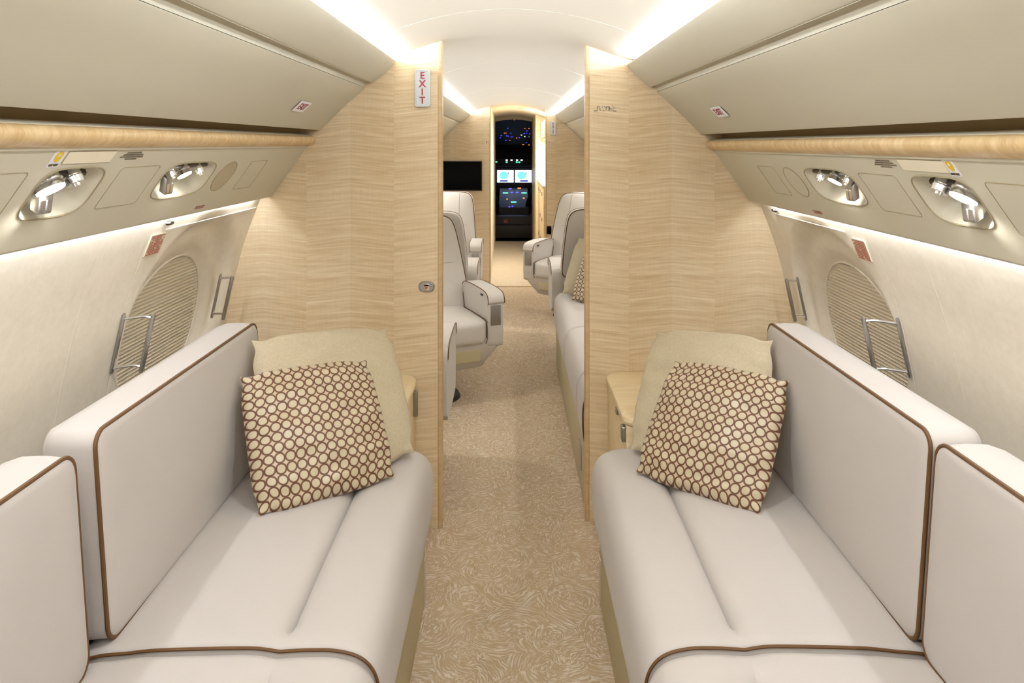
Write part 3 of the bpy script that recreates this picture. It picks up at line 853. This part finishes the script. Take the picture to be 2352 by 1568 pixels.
pillow('throw_pillow', (-.783, 2.10, .862), (-.428, 2.42, .815), (-.290, 2.135, .505), (-.630, 1.87, .50), 0.062, 'linen', 'plain oatmeal pillow behind the patterned one on the left sofa', 'pillow', LIN, seed=1.7, pull=0.055, wr=0.010)
pillow('throw_pillow', (-.771, 1.985, .790), (-.449, 2.185, .778), (-.328, 1.995, .499), (-.648, 1.785, .492), 0.060, 'rings', 'patterned pillow of brown rings on the left sofa', 'pillow', PAT, seed=4.2, wr=0.010)
pillow('throw_pillow', (.494, 2.43, .803), (.785, 2.11, .860), (.66, 1.90, .50), (.355, 2.16, .503), 0.062, 'linen', 'plain oatmeal pillow behind the patterned one on the right sofa', 'pillow', LIN, seed=8.1, pull=0.055, wr=0.010)
pillow('throw_pillow', (.504, 2.20, .770), (.776, 1.965, .785), (.634, 1.795, .492), (.348, 2.02, .499), 0.060, 'rings', 'patterned pillow of brown rings on the right sofa', 'pillow', PAT, seed=11.3, wr=0.010)

# ------------------------------------------------------------------ side cabinets in front of the bulkheads
def side_cabinet(side):
    sd = 'left' if side < 0 else 'right'
    xi = 0.352 if side < 0 else 0.352; y0 = 2.238; y1 = (LB if side < 0 else RB) - 0.002
    zt = 0.577 if side < 0 else 0.572
    root = empty('side_cabinet', (side * 0.6, (y0 + y1) / 2, 0))
    tag(root, 'low pale wood cabinet with a rounded top between the %s sofa and the partition' % sd, 'cabinet', 'low cabinets by the partitions')
    def fx(o): o.location = -V(root.location); return o
    a, b = sorted((side * (xi + 0.012), side * 0.93))
    body = fx(MB().box(a, b, y0 + 0.012, y1, 0, zt - 0.032, 0.004).obj('body', 'wood2', root))
    # top with rounded free corner
    pr = rrect(xi, 0.93, y0, y1 + 0.0, 0.045, 8)
    pr = [(max(x, xi), y) for x, y in pr]
    rg = []
    for ins, z in ((0.012, zt - 0.034), (0.003, zt - 0.028), (0.0, zt - 0.018), (0.003, zt - 0.007), (0.012, zt - 0.001), (0.024, zt)):
        cx, cy = 0.64, (y0 + y1) / 2; hx, hy = 0.289, (y1 - y0) / 2
        rg.append([(side * (cx + (x - cx) * (hx - ins) / hx), cy + (y - cy) * (hy - ins) / hy if y < cy else y, z) for x, y in pr])
    fx(MB().loft(rg).obj('worktop', 'wood2', root))
    # pull
    if side < 0:
        a, b = sorted((side * (xi - 0.004), side * (xi + 0.012)))
        mb = MB().box(a, b, 2.59, 2.605, 0.44, 0.535, 0.003)
    else:
        mb = MB().box(xi - 0.002, xi + 0.013, 2.258, 2.29, 0.487, 0.535, 0.004)
    fx(mb.obj('latch', 'satin', root))
    if side > 0: fx(MB().box(xi + 0.004, xi + 0.013, 2.42, 2.45, 0.512, 0.53, 0.002).obj('latch', 'satin', root))
    if side < 0:
        mb = MB().tube([(-0.46, 2.47, zt + 0.0003), (-0.452, 2.53, zt + 0.0003)], 0.0016, 6)
        fx(mb.obj('finger_slot', 'darkmetal', root))
side_cabinet(-1); side_cabinet(1)

# ------------------------------------------------------------------ signs on the bulkheads
def exit_sign(x, y, z, w, h, lab, size):
    root = empty('exit_sign', (x, y, z)); tag(root, lab, 'sign', 'upright EXIT signs')
    pr = rrect(-w / 2, w / 2, -h / 2, h / 2, w * 0.14, 5)
    fr = MB().loft([[(a * k, d, b * (1 - (1 - k) * w / h)) for a, b in pr] for k, d in ((1.0, 0.0), (1.0, -0.010), (0.93, -0.015), (0.80, -0.0155), (0.78, -0.012))]).obj('frame', 'signface', root)
    letters = 'EXIT'
    for i, c in enumerate(letters):
        text_obj(c, size, 'red', root, (0, -0.0135, h * (0.325 - 0.217 * i) ), (1, 0, 0), (0, 0, 1), name='letter', bold=size * 0.02)
exit_sign((971 - 1177) / 1620 * LB, LB - 0.0002, H - (203 - 332) / 1620 * LB, 0.058, 0.142, 'upright silver EXIT sign on the left wooden partition', 0.036)
exit_sign((1270.5 - 1177) / 1620 * Y2, Y2 - 0.0002, H - (295 - 332) / 1620 * Y2, 0.056, 0.138, 'upright EXIT sign on the far right wooden partition', 0.036)

# engraved mark on the right partition
root = empty('engraved_mark', ((1390 - 1177) / 1620 * RB, RB - 0.0005, H - (249 - 332) / 1620 * RB))
tag(root, 'small grey engraved mark on the right wooden partition', 'emblem')
k = RB / 1620 * 100 / 2352   # strokes traced in the mark's own plane, metres
def st(pts, r=0.0014): return [((a - 1190) * k, -0.0006, -(b - 660) * k) for a, b in pts]
mb = MB()
for pl_ in ([(570, 790), (770, 790)], [(740, 620), (790, 540), (850, 540), (890, 640), (920, 770), (960, 780)], [(770, 620), (750, 700)],
            [(1010, 560), (1050, 620)], [(1060, 780), (1140, 790)], [(1130, 520), (1220, 640), (1230, 760)], [(1220, 640), (1320, 540), (1400, 560), (1400, 790)],
            [(1400, 690), (1560, 690)], [(1580, 520), (1650, 600), (1600, 690), (1590, 760), (1640, 800), (1790, 790)]):
    mb.tube(st(pl_), 0.0021, 5)
mb.obj('lettering', 'satin', root)

# latch
c = V(((980 - 1177) / 1620 * LB, LB, H - (657.5 - 332) / 1620 * LB))
root = empty('door_latch', c); tag(root, 'oval chrome push latch on the left wooden partition', 'latch')
pr = []
for kx in range(32):
    t = 2 * PI * kx / 32; pr.append((0.030 * abs(math.cos(t)) ** 0.7 * (1 if math.cos(t) > 0 else -1), 0.0205 * abs(math.sin(t)) ** 0.8 * (1 if math.sin(t) > 0 else -1)))
MB().loft([[(a * q, d, b * q) for a, b in pr] for q, d in ((1, 0.0), (1, -0.005), (0.85, -0.009), (0.6, -0.009))]).obj('plate', 'satin', root)
MB().box(-0.010, 0.012, -0.012, -0.008, -0.013, 0.011, 0.002).obj('button', 'chrome', root)
MB().box(-0.008, 0.010, -0.0128, -0.0118, 0.003, 0.009, 0).obj('slot', 'black', root)
MB().box(-0.004, 0.006, -0.0128, -0.0118, -0.006, 0.001, 0).obj('indicator', 'rust', root)

# ------------------------------------------------------------------ forward cabin: divan, seats, monitor
def divan():
    root = empty('divan', (0.55, 3.7, 0)); tag(root, 'cream divan beyond the right wooden partition, seen through the doorway', 'sofa')
    MB().box(0.285, 0.93, RB + 0.05, 4.585, 0, 0.262, 0.006).obj('base', 'divbase', root)
    MB().box(0.282, 0.286, 2.9, 2.98, 0.10, 0.20, 0.001).obj('vent', 'satin', root)
    seat_cushion(root, 1, 2.76, 3.0, xf=0.272, seam=False); seat_cushion(root, 1, 3.006, 3.70, xf=0.272, seam=False, end_pipe=False); seat_cushion(root, 1, 3.69, 4.595, xf=0.268, seam=False, end_pipe=False)
    back_cushion(root, 1, 2.78, 3.66); back_cushion(root, 1, 3.68, 4.58)
    for ch in [o for o in bpy.data.objects if o.parent == root]: ch.location = -V(root.location)
divan()
pillow('throw_pillow', (.425, 4.60, .835), (.80, 4.50, .86), (.68, 4.28, .51), (.305, 4.40, .507), 0.055, 'linen', 'plain oatmeal pillow on the far divan beyond the right partition', 'pillow', LIN, seed=21)
pillow('throw_pillow', (.465, 4.42, .80), (.80, 4.26, .81), (.68, 4.07, .503), (.350, 4.25, .500), 0.05, 'rings', 'ring patterned pillow on the far divan beyond the right partition', 'pillow', PAT, seed=25)

def make_seat():
    """club seat, local +y is the way it faces, origin on the floor"""
    root = empty('club_seat')
    mb = MB(); mb.cyl((0, -0.03, 0.0), (0, -0.03, 0.02), 0.15, 0.14, 32); mb.cyl((0, -0.03, 0.02), (0, -0.03, 0.19), 0.09, 0.09, 24); mb.obj('pedestal', 'dark', root)
    # lower shell, tapering down
    def rr(hx, y0, y1, z, r=0.04): return [(a, b, z) for a, b in rrect(-hx, hx, y0, y1, r, 5)]
    MB().loft([rr(0.21, -0.24, 0.13, 0.185), rr(0.235, -0.25, 0.15, 0.195), rr(0.315, -0.27, 0.185, 0.30), rr(0.325, -0.27, 0.19, 0.335), rr(0.325, -0.27, 0.19, 0.36)]).obj('shell', 'leather2', root, ang=50)
    MB().box(-0.20, 0.20, 0.155, 0.187, 0.235, 0.305, 0.006).obj('drawer_front', 'divbase', root)
    sc = cushion_box('seat_cushion', -0.236, 0.236, -0.22, 0.205, 0.325, 0.468, 0.035, (0, 0.012, 0.014), 'leather2', root)
    for s in (-1, 1):
        MB().tube(crom([(s * 0.232, -0.2, 0.462), (s * 0.232, 0.16, 0.462), (s * 0.232, 0.198, 0.44), (s * 0.232, 0.204, 0.36), (s * 0.228, 0.195, 0.335)], 4), 0.0028, 6).obj('piping', 'pipe', sc)
    # armrests
    for s in (-1, 1):
        prof = crom([(-0.26, 0.34), (-0.26, 0.55), (-0.20, 0.605), (-0.05, 0.612), (0.12, 0.606), (0.175, 0.590), (0.195, 0.55), (0.195, 0.45), (0.192, 0.36), (0.15, 0.30), (-0.2, 0.30)], 4)
        a = MB().loft([[(s * x, y * k + 0.0, z if k == 1 else 0.45 + (z - 0.45) * 0.985) for y, z in prof] for x, k in ((0.240, 0.985), (0.246, 1), (0.328, 1), (0.334, 0.985))]).obj('armrest', 'leather2', root, ang=45)
        cap = crom([(-0.235, 0.560), (-0.19, 0.612), (-0.05, 0.622), (0.13, 0.616), (0.188, 0.598), (0.204, 0.565), (0.200, 0.552)], 4)
        capo = cap + [(y * 0.93, z - 0.016) for y, z in reversed(cap)]
        MB().loft([[(s * x, y, z) for y, z in capo] for x in (0.238, 0.337)]).obj('arm_cap', 'leather2', a, ang=45)
        for x in (0.238, 0.337):
            MB().tube([(s * x, y + 0.001, z) for y, z in cap], 0.0026, 6).obj('piping', 'pipe', a)
        MB().box(*(sorted((s * 0.256, s * 0.318))), 0.190, 0.200, 0.43, 0.545, 0.003).obj('front_inset', 'satin', a)
        MB().tube([(s * 0.240, 0.09, 0.588), (s * 0.236, 0.12, 0.588)], 0.006, 8).obj('arm_button', 'darkmetal', a)
    return root
def make_back(root, lean, mat='leather2', thick=1.0, hs=1.0, rear=True):
    # outline in (x, h) with the rounded shoulders
    half = [(0.0, 0.60), (0.12, 0.600), (0.185, 0.590), (0.222, 0.560), (0.240, 0.50), (0.252, 0.40), (0.262, 0.28), (0.268, 0.17), (0.262, 0.135), (0.240, 0.11), (0.236, 0.05), (0.232, 0.0)]
    half = crom(half, 4); ol = half + [(-x, h) for x, h in reversed(half[1:])]
    def P(x, h, d):   # h along the back, d behind the front face
        h *= hs; d = d * thick if d > 0.01 else d
        y = -0.165 - lean * h / 0.6 - d; z = 0.44 + h * math.sqrt(max(0.1, 1 - (lean / 0.6) ** 2))
        return (x, y, z)
    cx, ch = 0.0, 0.30
    R = []
    for k in range(1, 10):
        t = k / 10; R.append([P(x * t, ch + (h - ch) * t, -0.022 * (1 - t ** 3)) for x, h in ol])
    def ring(ins, d): return [P(x * (1 - ins / 0.26), ch + (h - ch) * (1 - ins / 0.3), d) for x, h in ol]
    R += [ring(0.004, 0.0), ring(0.0, 0.004), ring(-0.003, 0.03), ring(-0.003, 0.075), ring(0.0, 0.098), ring(0.004, 0.102)]
    for k in (0.8, 0.5, 0.2): R.append([P(x * k, ch + (h - ch) * k, 0.110) for x, h in ol])
    b = MB().loft(R).obj('backrest', mat, root, ang=75)
    for d in ((0.003, 0.100) if rear else (0.003,)):
        pts = ring(0.0, d); n_half = len(pts)
        MB().tube(pts, 0.0036, 7, closed=True).obj('piping', 'pipe', b)
    SD = lambda x, h: -0.0222 * (1 - min(1, max(abs(x) / 0.25, abs(h - 0.3) / 0.3)) ** 3)
    MB().tube([P(x, 0.30, SD(x, 0.30)) for x in [(-0.22 + 0.44 * k / 16) for k in range(17)]], 0.0016, 5).obj('stitch_seam', 'groove', b)
    for s in (-1, 1):
        MB().tube([P(s * 0.118, h, SD(0.118, h)) for h in [0.32 + 0.27 * k / 12 for k in range(13)]], 0.0014, 5).obj('stitch_seam', 'groove', b)
    return b
SEATS = [  # x, y, facing angle (0 faces +y), lean, label
    (-0.435, 4.01, PI + math.radians(24), 0.22, 'cream club seat turned to the aisle, nearest facing seat beyond the left partition'),
    (-0.60, 3.12, 0, 0.02, 'club seat facing away just behind the left partition, only its arm showing'),
    (-0.575, 5.02, 0, 0.10, 'club seat facing away, back to back behind the nearest left facing seat'),
    (-0.595, 6.03, PI, 0.18, 'club seat facing the camera below the black monitor'),
    (0.600, 5.02, 0, 0.16, 'club seat seen from behind at the end of the far divan'),
    (0.476, 5.93, PI - math.radians(28), 0.19, 'club seat turned to the aisle by the far right partition'),
]
proto = None
for i, (x, y, a, ln, lab) in enumerate(SEATS):
    if proto is None: proto = make_seat(); r = proto
    else: r = copy_tree(proto)
    r.location = (x, y, 0); r.rotation_euler = (0, 0, a); tag(r, lab, 'armchair', 'club seats in the far cabin')
for i, (x, y, a, ln, lab) in enumerate(SEATS):
    r = [o for o in bpy.data.objects if o.get('label') == lab][0]; make_back(r, ln, thick=1.7 if i == 0 else 1.0, hs=0.93 if i == 2 else 1.0, rear=i not in (0, 2))

root = empty('monitor', (-0.585, Y2 - 0.02, 1.12)); tag(root, 'black wall mounted monitor on the far left partition', 'television')
MB().box(-0.272, 0.272, -0.012, 0.019, -0.155, 0.152, 0.004).obj('housing', 'dark', root)
MB().box(-0.262, 0.262, -0.0145, -0.0115, -0.145, 0.142, 0).obj('screen', 'black', root)
for x, lab in ((-0.268, 'tiny call button on the far left partition above the monitor'), (0.378, 'tiny call button on the far right partition below the EXIT sign')):
    r_ = empty('call_button', (x, Y2, 1.465)); tag(r_, lab, 'button', 'call buttons')
    MB().box(-0.010, 0.010, -0.004, 0, -0.014, 0.014, 0.002).obj('plate', 'white', r_)
    MB().box(-0.004, 0.004, -0.006, -0.003, -0.009, 0.009, 0).obj('button', 'red', r_)
o = MB().box(0.355, 0.40, Y2 - 0.05, Y2 - 0.001, 0.52, 0.60, 0.006).obj('handset', 'black', origin=(0.378, Y2 - 0.025, 0.56))
tag(o, 'small black handset on the far right partition beside the seat back', 'handset')

# ------------------------------------------------------------------ galley corridor and cockpit door
mb = MB(); mb.add([(-0.227, Y2 + 0.04, 0), (-0.253, 10.5, 0), (-0.253, 10.5, 1.87), (-0.227, Y2 + 0.04, 1.87), (-0.30, Y2 + 0.04, 0), (-0.32, 10.5, 0), (-0.32, 10.5, 1.87), (-0.30, Y2 + 0.04, 1.87)],
                  [(0, 1, 2, 3), (5, 4, 7, 6), (0, 3, 7, 4), (1, 5, 6, 2), (3, 2, 6, 7), (0, 4, 5, 1)])
tag(mb.obj('wall_corridor_left', 'ceil', smooth=False), kind='structure')
mb = MB(); mb.box(0.292, 0.66, 8.9, 10.5, 0, 1.86)
tag(mb.obj('wall_corridor_right', 'wood2', smooth=False), kind='structure')
mb = MB(); mb.box(0.62, 0.66, Y2 + 0.04, 8.9, 0, 1.86)
tag(mb.obj('wall_galley_back', 'wood2', smooth=False), kind='structure')
root = empty('galley_cabinet', (0.47, 8.1, 0)); tag(root, 'pale wood galley cabinet with a white counter beyond the right partition', 'cabinet')
b = MB().box(0.325, 0.615, Y2 + 0.06, 8.89, 0, 0.985, 0.004).obj('body', 'wood2', root)
c_ = MB().box(0.315, 0.618, Y2 + 0.055, 8.893, 0.985, 1.01, 0.004).obj('counter', 'counter', root)
u = MB().box(0.345, 0.615, Y2 + 0.06, 8.89, 1.52, 1.70, 0.004).obj('upper_cupboard', 'wood2', root)
for (yy, zz) in ((7.7, 0.9), (8.2, 0.9), (8.6, 0.9), (7.7, 0.62), (8.2, 0.62), (7.7, 0.36), (8.2, 0.36), (8.6, 0.36)):
    MB().box(0.320, 0.327, yy, yy + 0.05, zz - 0.02, zz + 0.02, 0.001).obj('latch', 'darkmetal', root)
for ch in [o for o in bpy.data.objects if o.parent == root]: ch.location = -V(root.location)
root = empty('galley_light', (0.48, 8.1, 1.50)); tag(root, 'lit lamp panel under the galley cupboard on the right', 'lamp')
MB().box(-0.12, 0.12, -0.6, 0.6, 0.0, 0.019, 0.003).obj('housing', 'plate', root)
MB().box(-0.10, 0.10, -0.55, 0.55, -0.004, 0.001, 0).obj('diffuser', 'galleylamp', root)
root = empty('downlight', (0.14, 8.1, zc(0.14) - 0.001)); tag(root, 'small round ceiling lamp over the galley corridor before the cockpit', 'lamp')
MB().cyl((0, 0, -0.008), (0, 0, 0.012), 0.085, 0.09, 32).obj('rim', 'plate', root)
gl = bpy.data.lights.new('galley_ceiling_lamp', 'AREA'); gl.shape = 'DISK'; gl.size = 0.14; gl.energy = 24; gl.color = (1, 0.98, 0.95)
go = bpy.data.objects.new('galley_ceiling_lamp', gl); COL.objects.link(go); go.location = (0.14, 8.1, zc(0.14) - 0.012); go.rotation_euler = (0, math.radians(-20), 0)
area('galley_lamp', (0.48, 8.1, 1.49), 0.2, 1.1, (0, 0, -1), 6, (1, 0.94, 0.85))

# cockpit wall with an arched doorway
arch = [(-0.253, 0.0), (-0.253, 1.785)] + [(-0.253 + 0.545 * k / 16, 1.785 + 0.030 * math.sin(PI * k / 16) + 0.0 * k) for k in range(1, 16)] + [(0.292, 1.785), (0.292, 0.0)]
v = []; f = []
top = [(-0.9, 0)] + [(-0.9, 1.95)] + [(-0.253 + 0.545 * k / 16, 1.95) for k in range(1, 16)] + [(0.9, 1.95), (0.9, 0)]
n = len(arch)
for yy in (10.5, 10.56):
    v += [(a, yy, b) for a, b in arch] + [(a, yy, b) for a, b in top]
for i in range(n - 1):
    f.append((i, i + 1, n + i + 1, n + i)); f.append((2 * n + i, 2 * n + i + 1, 3 * n + i + 1, 3 * n + i)); f.append((i, i + 1, 2 * n + i + 1, 2 * n + i))
tag(build('wall_cockpit', v, f, 'ceil', smooth=False), kind='structure')
# dark cockpit shell
mb = MB()
mb.add([(-0.95, 10.56, -0.03), (-0.95, 13.6, -0.03), (0.95, 13.6, -0.03), (0.95, 10.56, -0.03), (-0.95, 10.56, 1.95), (-0.95, 13.6, 1.95), (0.95, 13.6, 1.95), (0.95, 10.56, 1.95)],
       [(0, 1, 2, 3), (0, 4, 5, 1), (1, 5, 6, 2), (2, 6, 7, 3), (4, 7, 6, 5)])
tag(mb.obj('wall_cockpit_shell', 'dark', smooth=False), kind='structure')

root = empty('cockpit_overhead_panel', (0.02, 11.7, 1.6)); tag(root, 'dark overhead switch panel with blue and amber lights in the cockpit', 'control panel')
def OP(a, t): return V((a, 11.25 + 0.85 * t, 1.835 - 0.395 * t)) - V(root.location)
MB().add([OP(-0.34, -0.1), OP(0.40, -0.1), OP(0.40, 1), OP(-0.34, 1), OP(-0.34, -0.1) + V((0, 0.02, 0.06)), OP(0.40, -0.1) + V((0, 0.02, 0.06)), OP(0.40, 1) + V((0, 0.05, 0.04)), OP(-0.34, 1) + V((0, 0.05, 0.04))],
         [(0, 1, 2, 3), (4, 7, 6, 5), (0, 4, 5, 1), (1, 5, 6, 2), (2, 6, 7, 3), (3, 7, 4, 0)]).obj('panel', 'glare', root, smooth=False)
# lights at their places on the panel: (pixel-like column, row) in a 118 x 320 grid of the doorway
lights = [(225, 118, 'blue', 1.1), (300, 122, 'amber', .4), (228, 216, 'blue', .6), (190, 270, 'amber', .9), (207, 270, 'amber', .7), (155, 298, 'blue', 1), (215, 300, 'blue', 1), (232, 305, 'blue', .9), (272, 313, 'blue', 1.5),
          (205, 350, 'blue', 1.2), (250, 352, 'amber', .7), (328, 325, 'amber', .8), (357, 322, 'blue', 1.0), (381, 292, 'wlight', .9), (418, 310, 'wlight', 1.0), (412, 275, 'blue', 1), (443, 245, 'blue', .9), (440, 270, 'blue', .7),
          (475, 278, 'blue', .8), (465, 218, 'amber', .7), (420, 218, 'amber', .5), (435, 378, 'blue', 1.1), (400, 400, 'amber', 1.5), (465, 405, 'amber', 1.3), (466, 312, 'green', .4), (262, 272, 'blue', .7), (143, 322, 'blue', .6), (352, 215, 'glare', 3)]
for (a, b_, m_, sz) in lights:
    u_, v_ = 1120 + a * 120 / 588, 250 + b_ * 320 / 1568
    # solve where that sight line meets the slanted panel
    best = min(((abs(332 + 1620 * (H - (1.835 - 0.395 * t)) / (11.25 + 0.85 * t) - v_), t) for t in [i / 200 - 0.1 for i in range(222)]))[1]
    Yp = 11.25 + 0.85 * best; xx_ = (u_ - 1177) * Yp / 1620; w_ = 0.011 * sz
    MB().add([OP(xx_ - w_, best - 0.012) + V((0, -.004, -.004)), OP(xx_ + w_, best - 0.012) + V((0, -.004, -.004)), OP(xx_ + w_, best + 0.012) + V((0, -.004, -.004)), OP(xx_ - w_, best + 0.012) + V((0, -.004, -.004))], [(0, 1, 2, 3)]).obj('indicator_light', m_, root, smooth=False)

root = empty('instrument_panel', (0.03, 12.4, 0.9)); tag(root, 'cockpit instrument panel with two bright screens', 'control panel')
pnl = MB().box(-0.8, 0.75, 0, 0.10, -0.30, 0.16, 0.01).obj('panel', 'dark', root)
for x0, x1 in ((-0.298, -0.008), (0.016, 0.306)):
    s_ = MB().box(x0, x1, -0.012, 0.0, -0.125, 0.092, 0).obj('screen', 'screen', root, smooth=False)
    mir = 1 if x0 < 0 else -1; cx_ = (x0 + x1) / 2
    mb = MB(); v = [(cx_ - 0.03 + 0.075 * math.cos(2 * PI * k / 24), -0.0135, 0.0 + 0.07 * math.sin(2 * PI * k / 24)) for k in range(24)]; mb.add(v, [tuple(range(24))]); mb.obj('gauge_graphic', 'screenb', s_, smooth=False)
    mb = MB(); mb.box(cx_ - mir * 0.02 - 0.075, cx_ - mir * 0.02 + 0.06, -0.0142, -0.0132, -0.11, -0.085, 0); mb.box(cx_ + 0.04, cx_ + 0.055, -0.0145, -0.0132, 0.02, 0.05, 0); mb.obj('data_bar', 'screend', s_, smooth=False)
MB().box(-0.8, 0.75, -0.18, 0.06, 0.165, 0.205, 0.012).obj('glareshield', 'glare', root)
for x0, z, m_ in ((-0.13, 0.27, 'wlight'), (-0.045, 0.27, 'wlight'), (0.05, 0.27, 'wlight'), (0.13, 0.27, 'wlight'), (-0.13, 0.235, 'green'), (0.045, 0.235, 'green'), (0.09, 0.235, 'green'), (-0.31, 0.24, 'green')):
    MB().box(x0 - 0.016, x0 + 0.016, -0.13, -0.12, z - 0.010, z + 0.010, 0).obj('indicator_light', m_, root, smooth=False)
MB().box(-0.34, 0.30, -0.12, -0.02, 0.20, 0.30, 0.01).obj('mode_panel', 'dark', root)
root = empty('center_pedestal', (0.02, 11.9, 0)); tag(root, 'dark cockpit centre pedestal with small green displays', 'control panel')
def PP(x, t, o=0.0): return V((x, -0.45 + 0.9 * t, 0.42 + 0.26 * t + o))
MB().add([PP(-0.24, 0), PP(0.24, 0), PP(0.24, 1), PP(-0.24, 1), (-0.24, -0.45, 0), (0.24, -0.45, 0), (0.24, 0.45, 0), (-0.24, 0.45, 0)], [(0, 1, 2, 3), (0, 4, 5, 1), (1, 5, 6, 2), (2, 6, 7, 3), (3, 7, 4, 0), (4, 7, 6, 5)]).obj('console', 'dark', root, smooth=False)
for (x, t, w, m_) in ((-0.14, 0.72, 0.045, 'green'), (0.18, 0.72, 0.045, 'green'), (0.0, 0.25, 0.045, 'green'), (-0.03, 0.75, 0.02, 'blue'), (0.06, 0.75, 0.02, 'blue'), (0.10, 0.98, 0.03, 'amber'), (-0.07, 0.02, 0.012, 'blue'), (-0.02, 0.04, 0.012, 'blue'), (-0.11, 0.4, 0.012, 'amber'), (0.17, 0.45, 0.015, 'amber'), (-0.06, 0.95, 0.025, 'blue')):
    MB().add([PP(x - w, t - 0.03, .004), PP(x + w, t - 0.03, .004), PP(x + w, t + 0.03, .004), PP(x - w, t + 0.03, .004)], [(0, 1, 2, 3)]).obj('indicator_light', m_, root, smooth=False)
root = empty('cockpit_step', (0.02, 11.9, 0)); tag(root, 'dark brown step at the bottom of the cockpit doorway', 'step')
MB().box(-0.5, 0.5, -1.05, -0.9, -0.0, 0.20, 0.01).obj('step_panel', 'darkbrown', root)
MB().box(-0.5, 0.5, -0.9, -0.5, -0.0, 0.32, 0.01).obj('floor_box', 'darkbrown', root)
for side, lab in ((-1, 'dark pilot seat on the left side of the cockpit doorway'), (1, 'dark pilot seat on the right side of the cockpit doorway')):
    root = empty('pilot_seat', (side * 0.55, 11.75, 0)); tag(root, lab, 'seat', 'pilot seats')
    cushion_box('backrest', -0.22, 0.22, -0.28, -0.16, 0.5, 1.15, 0.05, (0, 0.01, 0), 'dark', root, 8)
    cushion_box('seat', -0.24, 0.24, -0.2, 0.25, 0.36, 0.5, 0.04, (0, 0, 0.01), 'dark', root, 8)
    MB().cyl((0, 0, -0.0), (0, 0, 0.37), 0.1).obj('base', 'dark', root)
    MB().tube(crom([(0.18 * -side, -0.3, 0.8), (0.28 * -side, -0.28, 0.55), (0.32 * -side, -0.1, 0.35)], 6), 0.035, 8).obj('armrest', 'dark', root)
o = MB().box(-0.135, -0.075, 10.98, 10.99, 0.22, 0.27, 0).obj('belt_label', 'rust', origin=(-0.105, 10.985, 0.245))
tag(o, 'small pinkish label low in the cockpit doorway', 'label')

# ------------------------------------------------------------------ fill downlights added over the near cabin (unseen, behind and above the camera)
for (x, y) in ((0, 1.25), (0, 0.35), (0, -0.6), (0, -1.5)):
    root = empty('downlight', (x, y, zc(x) - 0.001)); tag(root, 'unseen round fill light added over the aisle of the near cabin', 'lamp', 'added fill lights over the aisle')
    MB().cyl((0, 0, -0.008), (0, 0, 0.012), 0.07, 0.075, 32).obj('rim', 'plate', root)
    l = bpy.data.lights.new('aisle_fill_lamp', 'AREA'); l.shape = 'DISK'; l.size = 0.12; l.energy = 4.5; l.color = (0.94, 0.985, 1.04)
    lo = bpy.data.objects.new('aisle_fill_lamp', l); COL.objects.link(lo); lo.location = (x, y, zc(x) - 0.011)

# ------------------------------------------------------------------ world, camera, view
w = bpy.data.worlds.new('World'); scn.world = w; w.use_nodes = True
w.node_tree.nodes['Background'].inputs[0].default_value = (0.02, 0.02, 0.02, 1)
cam = bpy.data.cameras.new('camera'); co = bpy.data.objects.new('camera', cam); COL.objects.link(co)
cam.sensor_width = 36; cam.sensor_fit = 'HORIZONTAL'; cam.lens = 1620 / 2352 * 36
co.location = (0, 0, H); co.rotation_euler = (PI / 2, 0, 0)
cam.shift_x = -(1177 - 1176) / 2352; cam.shift_y = -(784 - 332) / 2352
cam.clip_start = 0.02; cam.clip_end = 100
scn.camera = co
vs = scn.view_settings; vs.view_transform = 'Standard'; vs.look = 'None'; vs.gamma = 1; vs.use_curve_mapping = False
vs.exposure = 0.46
